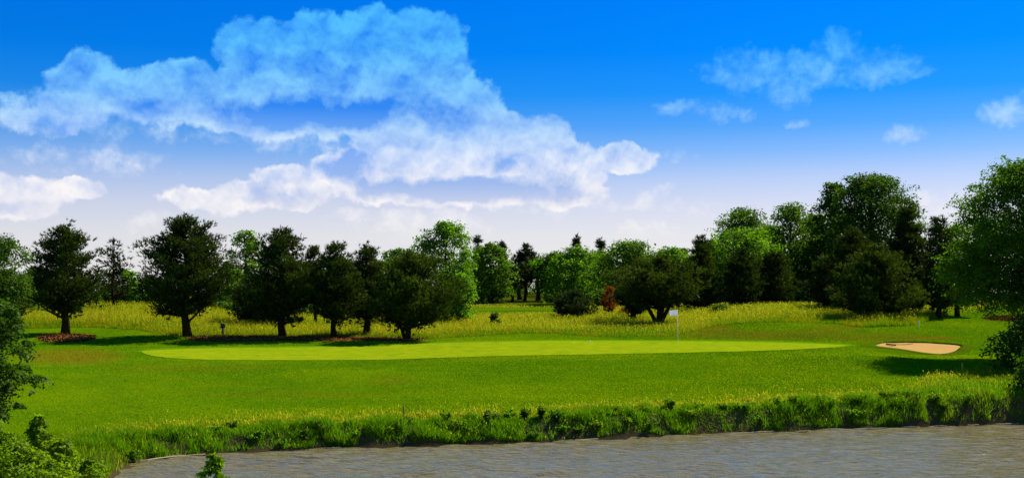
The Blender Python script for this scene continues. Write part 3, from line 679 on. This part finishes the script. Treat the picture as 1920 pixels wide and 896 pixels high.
# ------------------------------------------------------------------ trees: the row of pines on the left
GP = 'row of pines behind the green'
pine(120, 420, 76, 78, 580, 101, 'dark rounded pine with straight trunk, leftmost of the pine row', v=625, tw=15, group=GP, limbs=[(596, -42, 572)])
pine(348, 402, 100, 92, 578, 102, 'tallest dark pine of the row, with a thin side limb low on its trunk', v=630, tw=15, group=GP, cov=1.1, limbs=[(606, 34, 574), (590, -40, 570)])
pine(529, 425, 88, 66, 594, 103, 'broad dark pine with low crown, third pine from the left', v=632, tw=13, group=GP, cov=1.1)
pine(627, 452, 50, 64, 598, 104, 'narrow dark pine between two bigger pines, fourth from the left', v=633, tw=10, group=GP)
pine(690, 458, 50, 52, 595, 105, 'narrow dark pine, fifth of the row, on the mulch end', v=628, tw=12, group=GP)
pine(763, 472, 78, 98, 604, 106, 'leaning pine with forked trunk and crown sweeping low on its right side', v=637, tw=11, group=GP, mat='pine2', lean=14, cov=1.1, stems=[(0, 12, 1.0), (-4, -34, .6)])
pine(12, 505, 60, 52, 590, 107, 'dark pine at the left edge behind the leafy branches', D=106, tw=11)
pine(212, 446, 36, 42, 560, 108, 'thin sparse pine with see-through top between the two left pines', D=125, mat='thin', tw=5, cov=.30)
pine(480, 520, 50, 60, 600, 109, 'low dark pine filling in behind the second and third pines', D=112, tw=6)
pine(590, 460, 30, 32, 560, 120, 'thin dark pine rising behind the fourth pine', D=112, tw=6)
# middle
pine(1235, 474, 88, 82, 566, 110, 'spreading umbrella-shaped pine with many stems beside the flag', v=608, mat='pine2', tw=12, shape='dome', cov=1.15, stems=[(-3, -40, .7), (0, 4, .9), (3, 38, .7), (1, 18, .6)])
pine(1190, 500, 40, 36, 584, 111, 'small blue-green pine half hidden behind the spreading pine', v=601, mat='juniper', tw=10)
pine(1313, 442, 36, 46, 578, 112, 'dark columnar pine just right of the flag', v=583, tw=9)
pine(1392, 462, 44, 42, 574, 113, 'dark pine left of the close pair, before the bright green tree', D=134, tw=8)
pine(1450, 470, 46, 46, 574, 114, 'dark pine in the thicket left of the big broadleaf tree', D=137, tw=8)
pine(1545, 480, 34, 38, 572, 115, 'low dark pine with a short bare trunk in the right thicket', v=582, tw=8)
pine(1600, 425, 58, 60, 590, 116, 'dark pine behind the front pine on the right', D=119, tw=13, cov=1.1)
pine(1641, 460, 74, 88, 590, 117, 'full olive-green pine standing foremost on the right, crown low to the grass', v=598, mat='pine2', tw=12, cov=1.15, stems=[(0, 0, 1.0), (16, 12, .9)])
pine(1700, 378, 42, 52, 590, 118, 'tall dark pine before the big broadleaf tree on the right', D=124, tw=10, cov=1.1)
pine(1760, 403, 34, 44, 575, 119, 'slim tall pine with a clear straight trunk on the right', v=596, tw=10)
# far conifers that show above the broadleaf trees
GC = 'far conifer tops above the tree line'
for u, top, w, D, sd, lb in ((896, 443, 22, 196, 131, 'far dark conifer top just right of the bright tall tree'), (942, 454, 22, 205, 132, 'far pale conifer top left of the notch in the tree line'),
                             (986, 458, 34, 215, 133, 'far dark conifer standing in the notch of the tree line'), (1080, 442, 30, 205, 134, 'far pointed conifer, tallest above the middle trees'),
                             (1126, 446, 24, 200, 135, 'far conifer top right of the pointed tallest one'), (1048, 474, 18, 215, 136, 'small far conifer right of the notch'), (1283, 466, 14, 190, 137, 'far conifer tip behind the spreading pine')):
    pine(u, top, w, w, 505 if u == 986 else 556, sd, lb, D=D, mat='spruce', tw=5, shape='cone', group=GC, name='conifer_tree')
pine(984, 492, 24, 22, 535, 138, 'thin open tree with bare lower trunk in the gap where sky shows', D=185, mat='thin', tw=6, cov=.5)
pine(960, 500, 16, 18, 540, 139, 'slender dull conifer left of the gap where sky shows', D=183, mat='thin', tw=5, cov=.6)
# shrubs of conifer kind
pine(1076, 546, 42, 44, 596, 141, 'big rounded dark juniper bush in the meadow', v=597, mat='juniper', tw=6, shape='dome', cov=1.3, name='juniper_bush')
pine(1144, 538, 15, 15, 582, 142, 'dead rust-red conifer behind the juniper bush', D=127, mat='rust', tw=4, shape='round', cov=.6, name='dead_conifer')
pine(1172, 577, 14, 12, 588, 143, 'low rusty dead bush at the foot of the rust-red conifer', D=124, mat='rust', tw=3, shape='dome', cov=.6, name='dead_bush')

# ------------------------------------------------------------------ broadleaf trees
GB = 'broadleaf trees of the far tree line'
broadleaf(462, 432, 38, 36, 560, 201, 'bright green round treetop between the two biggest left pines', D=140, mat='bright', cov=.7)
broadleaf(230, 505, 36, 32, 575, 202, 'bright green low tree in the gap right of the leftmost pine', D=135, mat='bright')
broadleaf(6, 440, 60, 52, 575, 203, 'leafy green tree at the left edge, behind the near branches', D=92, mat='deep', cov=.8)
broadleaf(752, 466, 50, 52, 575, 204, 'mid green tree behind the last pines of the row', D=140, mat='mid')
broadleaf(836, 413, 66, 60, 588, 205, 'tall bright green tree just right of the pine row', D=118, mat='bright', shape='tall', cov=.95)
broadleaf(858, 510, 42, 34, 598, 206, 'leafy young tree leaning out at the foot of the tall bright tree', D=114, mat='bright', cov=.8, tw=4)
broadleaf(920, 456, 44, 46, 560, 207, 'dull green tree right of the tall bright tree', D=180, mat='mid', group=GB)
broadleaf(1008, 484, 32, 28, 525, 208, 'light green small tree left of the notch gap', D=188, mat='bright', group=GB, cov=.75)
broadleaf(1038, 474, 34, 34, 560, 209, 'light green tree right of the notch in the tree line', D=186, mat='mid', group=GB)
broadleaf(1080, 464, 58, 54, 570, 210, 'round mid green tree behind the juniper bush', D=172, mat='bright', group=GB)
broadleaf(1176, 452, 74, 66, 575, 211, 'broad dense green tree left of the spreading pine', D=158, mat='mid', group=GB, cov=1.05)
broadleaf(1125, 475, 50, 40, 575, 231, 'green tree closing the line between the juniper bush and the broad tree', D=176, mat='mid', group=GB)
broadleaf(1262, 464, 58, 58, 570, 212, 'lighter green tree behind the spreading pine', D=165, mat='bright', group=GB)
broadleaf(1330, 452, 46, 50, 570, 232, 'mid green tree behind the dark columnar pine', D=170, mat='mid', group=GB)
broadleaf(1390, 392, 66, 62, 540, 213, 'feathery tree with drooping top left of the big tree', D=172, mat='mid', cov=.75, group=GB)
broadleaf(1392, 428, 88, 78, 570, 214, 'bright green tree below the feathery top, behind dark pines', D=152, mat='bright', group=GB)
broadleaf(1482, 382, 56, 60, 570, 215, 'airy green tree between the feathery tree and the biggest tree', D=160, mat='mid', group=GB, cov=.8)
broadleaf(1440, 422, 56, 56, 570, 233, 'green tree filling in behind the pines, left of the airy tree', D=168, mat='mid', group=GB)
broadleaf(1528, 402, 46, 50, 570, 234, 'green tree filling in right of the airy tree', D=166, mat='mid', group=GB)
broadleaf(974, 496, 40, 40, 542, 235, 'sparse light tree in the middle gap where sky shows through', D=192, mat='mid', group=GB, cov=.28)
broadleaf(975, 533, 75, 75, 556, 236, 'low far hedge closing the bottom of the middle gap', D=225, mat='deep', group=GB, shape='mound', cov=.8)
broadleaf(1562, 342, 44, 52, 570, 218, 'foliage tree at the left shoulder of the biggest broadleaf tree', D=158, mat='deep', group=GB, cov=.9)
broadleaf(1632, 327, 98, 98, 580, 216, 'biggest broadleaf tree, dark green, towering over the right pines', D=150, mat='deep', tw=14, cov=1.1)
broadleaf(1796, 420, 38, 46, 580, 217, 'light green tree left of the big tree at the right edge', D=118, mat='bright', cov=.9)
broadleaf(1945, 298, 162, 150, 590, 219, 'big drooping green tree at the right edge of the photo', D=75, mat='mid', tw=18, cov=1.5, leaf=4.8, droop=1.0, lump=.85, nclump=120)
broadleaf(1952, 584, 86, 110, 716, 221, 'dark dense shrub at the right edge above the bank', D=68, mat='deep', tw=5, cov=1.0, leaf=6.0, shape='mound', name='broadleaf_shrub', cat='shrub')
broadleaf(1960, 640, 52, 60, 740, 228, 'second dark shrub at the right edge, lower on the bank', D=61, mat='deep', tw=5, cov=1.0, leaf=6.0, shape='mound', name='broadleaf_shrub', cat='shrub')
broadleaf(927, 587, 12, 12, 611, 222, 'small round green bush alone in the yellow meadow', v=612, mat='deep', tw=1.5, cov=1.5, leaf=5.0, shape='mound', name='broadleaf_shrub', cat='shrub', nclump=12)
# undergrowth at the back of the meadow
GU = 'dark undergrowth shrubs at the back of the meadow'
for i, (u, top, w, D) in enumerate(((40, 560, 40, 122), (155, 548, 36, 150), (200, 545, 34, 152), (262, 540, 36, 150), (305, 548, 34, 148), (395, 545, 36, 150), (430, 532, 38, 146), (500, 540, 40, 150), (545, 535, 40, 148), (600, 545, 36, 146), (675, 535, 40, 148), (780, 540, 36, 140), (440, 565, 40, 128), (560, 560, 55, 126), (650, 565, 45, 128), (720, 566, 50, 126), (800, 560, 45, 122), (880, 535, 34, 176), 
                                    (1040, 530, 26, 182), (1130, 540, 36, 150), (1225, 545, 40, 140), (1290, 548, 34, 145), (1350, 545, 38, 150), (1420, 545, 40, 150), (1490, 540, 40, 148), (1560, 545, 45, 140), (1680, 545, 50, 138), (1740, 545, 40, 140), (1800, 548, 36, 135), (1350, 572, 26, 118))):
    broadleaf(u, top, w, w, 590 if D < 135 else 572, 240 + i, 'low dark leafy undergrowth along the back of the meadow', D=D, mat='deep', tw=3, cov=.9, leaf=5.2, shape='mound', name='undergrowth_shrub', cat='shrub', group=GU)
for u, top, w, sd, mt, lb in ((428, 492, 40, 271, 'mid', 'green tree showing low between the tallest pine and the third pine'), (575, 490, 40, 272, 'deep', 'dark green tree filling in right of the third pine'), (655, 488, 40, 273, 'deep', 'dark green tree filling in between the two narrow pines'),
                          (715, 490, 42, 274, 'mid', 'green tree filling in behind the fifth pine'), (285, 520, 40, 275, 'mid', 'green tree low behind the tallest pine'), (170, 525, 36, 276, 'mid', 'green tree low right of the leftmost pine'), (70, 500, 40, 277, 'deep', 'dark green tree low left of the leftmost pine')):
    broadleaf(u, top, w, w, 575, sd, lb, D=132, mat=mt, tw=5, cov=.9, leaf=5.0, group='green trees filling the gaps of the pine row')
GD = 'dark trees of the deepest row'
for i, u in enumerate((890, 930, 1040, 1085, 1135, 1190, 1240, 1290, 1335, 1380, 1430, 1480, 1530, 1690, 1740)):
    broadleaf(u, 494 + 14 * math.sin(i * 2.3), 40, 40, 562, 280 + i, 'dark green tree deep behind the front row of the far tree line', D=212 + 6 * math.sin(i * 1.7), mat='deep', tw=4, cov=.75, leaf=5.2, group=GD)
# ------------------------------------------------------------------ near shrubs on the left shore
broadleaf(-22, 558, 84, 92, 792, 223, 'near leafy tree reaching in from the left edge over the shore', D=37, mat='deep', tw=10, cov=.9, leaf=7.0, lump=.6, nclump=70)
GS = 'yellow green shrubs in the lower left corner'
for i, (u, top, w, D, lb) in enumerate(((-20, 785, 70, 34.0, 'yellow-green shrub in the lower left corner against the frame edge'), (72, 776, 36, 35.5, 'yellow-green shrub with upright tip below the near tree'), (30, 826, 64, 31.5, 'lowest yellow-green shrub in the corner'),
                                     (118, 822, 42, 34.5, 'yellow-green shrub at the middle of the corner thicket'), (168, 856, 34, 33.0, 'outermost yellow-green shrub of the corner thicket, by the water'), (96, 862, 60, 30.0, 'yellow-green shrub at the bottom edge, left'))):
    broadleaf(u, top, w, w, 905, 260 + i, lb, D=D, mat='lime', tw=2, cov=1.0, leaf=7.5, shape='mound', name='shore_shrub', cat='shrub', group=GS, nclump=50, lump=.62)
broadleaf(400, 848, 32, 30, 930, 224, 'young yellow-green sapling poking up at the bottom edge before the water', D=17.5, mat='lime', tw=2, cov=.8, leaf=9, shape='mound', name='sapling', cat='shrub', nclump=34, lump=.6)

# ------------------------------------------------------------------ grasses
def blades(r, x, y, h, w, col, lean=.25, wind=(-.12, -.05), z=None, two=True):
    n = len(x); z = H(x, y) - .02 if z is None else z; th = r.uniform(0, math.pi * 2, n); ln = np.abs(r.normal(0, lean, n)) * h
    tip = np.stack([x + np.cos(th) * ln + wind[0] * h, y + np.sin(th) * ln + wind[1] * h, z + h], 1)
    a = r.uniform(-.9, .9, n); sd = np.stack([np.cos(a), np.sin(a), 0 * a], 1) * (w / 2)[:, None]; b = np.stack([x, y, z], 1)
    mid = b * .5 + tip * .5 + np.stack([-.12 * (tip[:, 0] - x), -.12 * (tip[:, 1] - y), .06 * h], 1)
    if two:
        v = np.stack([b - sd, b + sd, mid - sd * .75, mid + sd * .75, tip], 1).reshape(-1, 3); i = np.arange(n)[:, None] * 5
        t = np.concatenate([i + [0, 1, 3], i + [0, 3, 2], i + [2, 3, 4]], 0); k = 5
    else:
        v = np.stack([b - sd, b + sd, tip], 1).reshape(-1, 3); t = np.arange(n * 3).reshape(-1, 3); k = 3
    return v, t, np.repeat(col, k, 0), tip
def heads(r, tip, sz, col):
    n = len(tip); a = r.uniform(-.9, .9, n); sd = np.stack([np.cos(a), np.sin(a), 0 * a], 1) * (sz * .22)[:, None]; up = np.stack([-.15 * sz, 0 * sz, sz], 1)
    v = np.stack([tip - up * .55, tip + sd, tip + up * .6, tip - sd], 1).reshape(-1, 3); i = np.arange(n)[:, None] * 4
    return v, np.concatenate([i + [0, 1, 2], i + [0, 2, 3]], 0), np.repeat(col, 4, 0)
class GR:
    def __init__(s): s.v = []; s.t = []; s.c = []; s.n = 0
    def add(s, v, t, c): s.v.append(v); s.t.append(t + s.n); s.c.append(c); s.n += len(v)
    def build(s, name, label, cat):
        o = obj(name, mesh_np(name, np.vstack(s.v), np.vstack(s.t), col=np.vstack(s.c)), M['blade']); return tag(o, label, cat, kind='stuff')
def pal(r, n, cols, p): return np.array(cols)[r.choice(len(cols), n, p=p)] * r.uniform(.7, 1.3, n)[:, None]
YEL = (0.25, 0.28, 0.007); GRN = (0.085, 0.175, 0.004); RST = (0.235, 0.145, 0.008); OLV = (0.16, 0.205, 0.005); DGR = (0.045, 0.115, 0.004); STR = (0.40, 0.34, 0.05)
def mixpal(r, a, b, w):
    return a * (1 - w[:, None]) + b * w[:, None]
def meadow():
    r = rng(401); n = 420000; u = r.uniform(-60, 1990, n); f = r.random(n) ** 1.5
    me_ = np.interp(u, _us, MD); y = me_ + (172 - me_) * f + .7 * r.normal(size=n) * 0; x = (u - U0) / F * y
    keep = ~in_strip(x, y) & (r.random(n) < np.clip(1.0 - .25 * fbm(x * .8, y * .8, 2, 3), 0, 1))
    u, x, y = u[keep], x[keep], y[keep]; n = len(x); me_ = me_[keep]
    edge = smoothstep(0, 4.5, y - me_); pn = fbm(x * .16, y * .16, 3, 31); p2 = fbm(x * .7, y * .7, 3, 33)
    yellow = np.clip((pn - .40) * 3.4 + .55 * edge - .15, 0, 1) * (1 - .55 * smoothstep(1290, 1350, u) * (1 - edge))
    greenz = smoothstep(1540, 1640, u) * (1 - smoothstep(1740, 1790, u)) * (y < me_ + 6); yellow *= (1 - .75 * greenz) * (1 - .35 * smoothstep(1250, 1400, u))
    rust = smoothstep(.5, .68, p2) * .45 * (u > 60)
    c = mixpal(r, pal(r, n, [GRN, DGR, OLV], [.6, .15, .25]), pal(r, n, [YEL, OLV, STR], [.55, .3, .15]), yellow); c = mixpal(r, c, pal(r, n, [RST, YEL], [.7, .3]), rust)
    h = (.24 + .24 * edge) * r.uniform(.6, 1.35, n) * (.75 + .5 * pn) + .35 * greenz * r.random(n); h = h * np.where((u > 820) & (u < 1105), 1 - .75 * smoothstep(FS_A - 22, FS_A - 6, y), 1); w = .024 * y / 100 * r.uniform(.7, 1.5, n)
    g = GR(); v, t, cc, tip = blades(r, x, y, h, w, c, .28, two=False); g.add(v, t, cc)
    k = np.where((r.random(n) < .22) & (edge > .3))[0]; g.add(*heads(r, tip[k], .075 * y[k] / 100 * r.uniform(.7, 1.5, len(k)), pal(r, len(k), [YEL, STR, OLV], [.5, .25, .25])))
    g.build('meadow_grass', 'tall yellow seeding meadow grass behind the green', 'grass')
meadow()
# where the tall bank grass begins, seen from the lawn
BK_U = [-200, 150, 230, 330, 430, 600, 757, 860, 930, 1000, 1200, 1400, 1560, 1620, 1680, 1730, 1800, 1920, 2200]
BK_V = [850, 842, 832, 818, 806, 800, 793, 787, 778, 774, 772, 774, 776, 768, 750, 722, 702, 700, 700]
_bu = np.linspace(-200, 2200, 241); BD = np.array([at(u_, np.interp(u_, BK_U, BK_V))[1] for u_ in _bu])
def bank():
    r = rng(402); n = 280000; u = r.uniform(150, 2050, n); ys = 6.0 * F / (np.interp(u, SHU, SHV) - VH); yb = np.maximum(np.interp(u, _bu, BD), ys + 3.4)
    f = r.random(n); y = ys + .12 + (yb - ys) * f + (r.random(n) < .22) * r.exponential(1.0, n) * f; x = (u - U0) / F * y; d = shore_d(x, y); pn = fbm(x * .55, y * .55, 3, 51); p3 = fbm(x * 1.6, y * 1.6, 2, 52)
    p5 = fbm(x * .33, y * .33, 2, 57)
    dens = np.where(d < 1.15, smoothstep(.36, .54, p3) * (.35 + .65 * smoothstep(.34, .52, p5)) + .08, 1.0)
    keep = (d > .05) & (r.random(n) < dens); u, x, y, f, pn, p3, d, p5 = [a[keep] for a in (u, x, y, f, pn, p3, d, p5)]; n = len(x)
    right = smoothstep(1600, 1740, u); top = smoothstep(.35, .85, f); mid = smoothstep(700, 1000, u)
    yel = np.clip(top * (1.0 - .6 * right) * (.6 + 1.2 * pn), 0, 1) + .25 * right * smoothstep(.5, .7, p3)
    c = mixpal(r, pal(r, n, [DGR, GRN, (.075, .20, .005)], [.2, .4, .4]), pal(r, n, [OLV, YEL, STR], [.45, .4, .15]), np.clip(yel, 0, 1))
    tuft = smoothstep(.35, .7, fbm(x * 2.2, y * 2.2, 2, 58))
    h = (.08 + .22 * tuft * (.5 + p3) + .14 * pn * (1 - top) + .05 * right) * r.uniform(.4, 1.4, n) * (1 - .40 * top * (1 - right)) * (.35 + 1.2 * p5); w = .017 * r.uniform(.6, 1.6, n)
    g = GR(); v, t, cc, tip = blades(r, x, y, h, w, c, .6, (-.12, -.16)); g.add(v, t, cc)
    k = np.where((r.random(n) < .10 * top + .02))[0]; g.add(*heads(r, tip[k], .07 * r.uniform(.7, 1.5, len(k)), pal(r, len(k), [YEL, STR, OLV], [.45, .25, .3])))
    m = 30000; x2 = r.uniform(-22, -10.5, m); y2 = r.uniform(28, 47, m); d2 = shore_d(x2, y2); kk = (d2 > .1) & (d2 < 5); x2, y2 = x2[kk], y2[kk]; m = len(x2)
    v, t, cc, tip = blades(r, x2, y2, r.uniform(.15, .5, m), .02 * r.uniform(.6, 1.6, m), pal(r, m, [GRN, OLV, DGR], [.5, .3, .2]), .6); g.add(v, t, cc)
    g.build('bank_grass', 'rank green grass and weeds along the far bank of the pond', 'grass')
bank()
def lawn_grass():
    r = rng(403); n = 330000; u = r.uniform(-10, 1935, n); a = np.interp(u, _bu, BD) - .3; b = np.interp(u, _us, MD) + .3
    f = r.random(n); iy = 1 / a + (1 / b - 1 / a) * f; y = 1 / iy; x = (u - U0) / F * y
    z = H(x, y); vv = VH + (CAMZ - z) * F / y; gn = np.interp(u, GN_U, GN_V); gf = np.interp(u, GF_U, GF_V)
    ong = (u > 262) & (u < 1596) & (vv < gn + .8) & (vv > gf - .8); bu = ((u - 1722) / 88) ** 2 + ((vv - 653.5) / 12) ** 2 < 1
    keep = ~ong & ~bu; u, x, y, z = u[keep], x[keep], y[keep], z[keep]; n = len(x)
    pn = fbm(x * .12, y * .12, 3, 61); p2 = fbm(x * .8, y * .8, 3, 62); dr = dry_mask(x, y, z)
    c = mixpal(r, pal(r, n, [(.080, .178, .002), (.112, .215, .002), (.060, .145, .002)], [.4, .35, .25]), pal(r, n, [(.125, .22, .002), (.165, .22, .003)], [.6, .4]), np.clip((p2 - .5) * 2.6 + (pn - .5) * 4.5 + .2, 0, 1))
    c = mixpal(r, c, pal(r, n, [(.19, .125, .006), (.15, .13, .004)], [.6, .4]), np.clip(dr * (.4 + p2), 0, 1))
    h = r.uniform(.02, .045, n); w = .05 * y / 70 * r.uniform(.6, 1.4, n); g = GR(); v, t, cc, tip = blades(r, x, y, h, w, c, .6, two=False, z=z - .005); g.add(v, t, cc)
    g.build('lawn_grass', 'short mown green grass of the slope in front of the putting green', 'grass')
lawn_grass()

# ------------------------------------------------------------------ weeds that stand out on the bank
def weed(u, v, hpx, wpx, seed, label, mat='mid', group=None, leaf=7.0, D=None):
    r = rng(seed); x, y = at(u, v) if D is None else ((u - U0) / F * D, D); z = float(H(x, y)); s = y / F; h = hpx * s; w = wpx * s * .5
    T = thing('broadleaf_weed', (x, y, z - .02), label, 'weed', group); ns = int(r.integers(6, 10)); tk = MB(); fo = FO()
    for i in range(ns):
        a = r.uniform(0, 6.28); q = w * r.uniform(.2, .9); tip = np.array([q * math.cos(a), q * math.sin(a), h * r.uniform(.65, 1.0)]); p = bez(np.array([0, 0, -.03]), np.array([tip[0] * .2, tip[1] * .2, tip[2] * .6]), tip, 6)
        tk.tube(p, np.linspace(.010, .004, 6), 4); n = 34; f = r.random(n) ** .7; c = np.stack([np.interp(f, np.linspace(0, 1, 6), p[:, k]) for k in range(3)], 1)
        o = r.normal(size=(n, 3)) * np.array([1, 1, .25]); fo.add(*leaves(r, c + .02 * o, np.array([0, 0, 1]) + .7 * r.normal(size=(n, 3)), leaf * s, r.random(n), .5, .5))
    tk.build('stems', M['weedstem'], T); fo.build('leaves', M[mat], T)
M['weedstem'] = plain('green weed stem', (0.05, 0.09, 0.01), 0.8, 0.2, 20)
weed(1468, 795, 36, 24, 301, 'bright yellow-green leafy plant standing alone at the bank edge', 'lime')
weed(690, 822, 24, 40, 302, 'pale broad-leaved weed clump low on the bank below the orange stake', 'bright')
weed(985, 785, 24, 22, 303, 'dark bushy weed on the bank, left one of a close three', 'deep'); weed(1014, 784, 26, 18, 304, 'dark upright weed on the bank, middle one of a close three', 'deep'); weed(1044, 784, 20, 22, 305, 'dark bushy weed on the bank, right one of a close three', 'deep')
weed(918, 790, 22, 26, 306, 'dark green bushy weed at the bank top, beside the grass heads', 'deep'); weed(1620, 770, 16, 30, 307, 'dark low weed on the grass slope near the right end of the bank', 'deep')
weed(250, 838, 28, 40, 308, 'leafy weed at the far left end of the bank', 'mid'); weed(1216, 806, 26, 22, 309, 'pale clumped weed at the waterline under the flag', 'lime')
GW = 'broad-leaved weeds crowding the far bank'
_r = rng(77)
for i in range(46):
    u_ = 330 + i * 33 + _r.uniform(-14, 14); ys_ = shore_y(u_); d_ = ys_ + _r.uniform(.25, 1.7)
    weed(u_, 0, _r.uniform(10, 24), _r.uniform(24, 54), 310 + i, 'green broad-leaved weed among the grass of the far bank', ['mid', 'bright', 'bright', 'lime', 'mid'][int(_r.integers(0, 5))], GW, 6.0, D=d_)

# ------------------------------------------------------------------ golf course things
def flagstick():
    x, y = at(1271, 640); z = float(H(x, y)) + .02; s = y / F; h = (640 - 580) * s
    T = thing('flagstick', (x, y, z), 'white flagstick with a plain white flag standing in the putting green', 'flag')
    mb = MB(); mb.tube(np.array([(0, 0, -.05), (-.012, 0, h * .5), (-.05, 0, h)]), np.array([.022, .02, .016]), 8); mb.build('pole', M['polepaint'], T, True)
    fw, fh = 14.5 * s, 12 * s; nx, nz = 14, 8; V = []
    for i in range(nx):
        for j in range(nz):
            a, b = i / (nx - 1), j / (nz - 1); top = h - .015 - a * .06; bot = h - fh - .02 * a
            V.append((-.05 - a * fw, .035 * a * math.sin(a * 7 + b * 1.2), bot + (top - bot) * b))
    q = [(i * nz + j, (i + 1) * nz + j, (i + 1) * nz + j + 1, i * nz + j + 1) for i in range(nx - 1) for j in range(nz - 1)]
    fl = obj('flag', mesh_np('flag', V, quads=q, smooth=True), M['flag'], T); m = fl.modifiers.new('thickness', 'SOLIDIFY'); m.thickness = .006
    mb = MB(); an = np.linspace(0, 2 * math.pi, 25); mb.tube(np.stack([.054 * np.cos(an), .054 * np.sin(an), 0 * an + .004], 1), .006, 6, cap=False); mb.build('hole_cup', M['polepaint'], T)
def flag_mat():
    m, nt, out = new_mat('white flag cloth'); d = nd(nt, 'ShaderNodeBsdfDiffuse'); t = nd(nt, 'ShaderNodeBsdfTranslucent')
    c = nmix(nt, nnoise(nt, 9, 3), (.74, .73, .76), (.82, .81, .82)); nt.links.new(c, d.inputs[0]); nt.links.new(c, t.inputs[0])
    mx = nd(nt, 'ShaderNodeMixShader'); mx.inputs[0].default_value = .5; nt.links.new(d.outputs[0], mx.inputs[1]); nt.links.new(t.outputs[0], mx.inputs[2]); nt.links.new(mx.outputs[0], out.inputs[0]); return m
M['flag'] = flag_mat(); flagstick()
def sign():
    x, y = at(418, 630); z = float(H(x, y)); s = y / F
    T = thing('tee_sign', (x, y, z), 'small wooden post sign with a dark board on the mulch strip', 'sign')
    mb = MB(); mb.box((0, 0, .42), (1.9 * s, .05, .46), 0, .012); mb.build('post', M['wood'], T)
    mb = MB(); mb.box((0, -.075, 19.5 * s), (4.4 * s, .02, 3.6 * s), 0, .008); bd = mb.build('board', M['signface'], T)
    mb = MB(); mb.box((0, -.10, 20.3 * s), (3.6 * s, .004, .35 * s)); mb.build('pale_stripe', M['signstripe'], bd)
    mb = MB(); mb.box((0, -.03, 24 * s), (3.4 * s, .09, .75 * s), 0, .01); mb.build('cap', M['wood'], T)
sign()
def stake(u, v, hpx, wpx, mat, label, name='marker_stake'):
    x, y = at(u, v); z = float(H(x, y)); s = y / F; h = hpx * s; w = wpx * s * .5
    T = thing(name, (x, y, z - .05), label, 'stake'); mb = MB(); mb.box((0, 0, h * .5), (w, .02, h * .5), .1, min(.006, w * .3)); mb.build('shaft', M[mat], T)
    mb = MB(); mb.box((0, 0, h + .02), (w * .8, .015, .02), .1, .004); mb.build('tip', M[mat], T)
stake(757, 788, 30, 3.4, 'orange', 'orange-tan marker stake on the lawn edge above the bank')
stake(1804, 698, 21, 2.6, 'yellow', 'yellowish marker stake in the shade near the right edge')
stake(1723, 614, 14, 1.4, 'polepaint', 'thin white marker stake beside the tall grass clump on the right')
def ball():
    x, y = at(1106, 641); o_ = MB(); T = None; v = []; q = []; n, m = 10, 6
    for i in range(m + 1):
        a = math.pi * i / m
        for j in range(n): v.append((.05 * math.sin(a) * math.cos(6.283 * j / n), .05 * math.sin(a) * math.sin(6.283 * j / n), .05 * math.cos(a)))
    for i in range(m):
        for j in range(n): q.append((i * n + j, (i + 1) * n + j, (i + 1) * n + (j + 1) % n, i * n + (j + 1) % n))
    o = obj('golf_ball', mesh_np('golf_ball', v, quads=q, smooth=True), M['ball']); o.location = (x, y, float(H(x, y)) + .07); tag(o, 'white golf ball at the back edge of the putting green', 'ball')
ball()
# pale timber edging that shows at the waterline
for i, (ua, ub, lb) in enumerate(((1335, 1452, 'pale plank at the waterline left of the bright leafy plant'), (1488, 1520, 'short pale plank at the waterline just right of the bright leafy plant'), (1558, 1665, 'longest pale plank along the right half of the waterline'), (1690, 1725, 'pale plank piece between the longest plank and the right ones'),
                                  (1738, 1775, 'pale plank piece at the waterline, third from the right edge'), (1812, 1835, 'shortest pale plank at the waterline, second from the right edge'), (1862, 1912, 'pale plank at the waterline nearest the right edge'), (1060, 1122, 'muddy pale plank at the waterline below the three dark weeds'), (620, 640, 'tiny pale driftwood stick at the waterline, left half'), (265, 385, 'long pale reed line at the waterline at the left end of the bank'))):
    pts = []
    for u_ in np.linspace(ua, ub, 6):
        for dd in np.linspace(shore_y(u_) - 1.2, shore_y(u_) + 1.2, 60):
            if float(shore_d(np.array((u_ - U0) / F * dd), np.array(dd))) > -.12: break
        pts.append(((u_ - U0) / F * dd, dd, .035 + .012 * math.sin(u_)))
    mb = MB(); mb.tube(np.array(pts), np.array([.012, .022, .026, .024, .02, .012]), 6); o = mb.build('shore_plank', M['plank'], None, True); tag(o, lb, 'plank', 'pale planks along the waterline')
x_, y_ = (248 - U0) / F * 45.5, 45.5
mb = MB(); mb.tube(np.array([(-.14, 0, .03), (0, .03, .07), (.15, .02, .05)]), np.array([.03, .04, .015]), 6); o = mb.build('driftwood', M['mulch'], None, True, loc=(x_, y_, float(H(x_, y_)) + .02)); tag(o, 'small reddish driftwood chunk at the left end of the shore', 'driftwood')
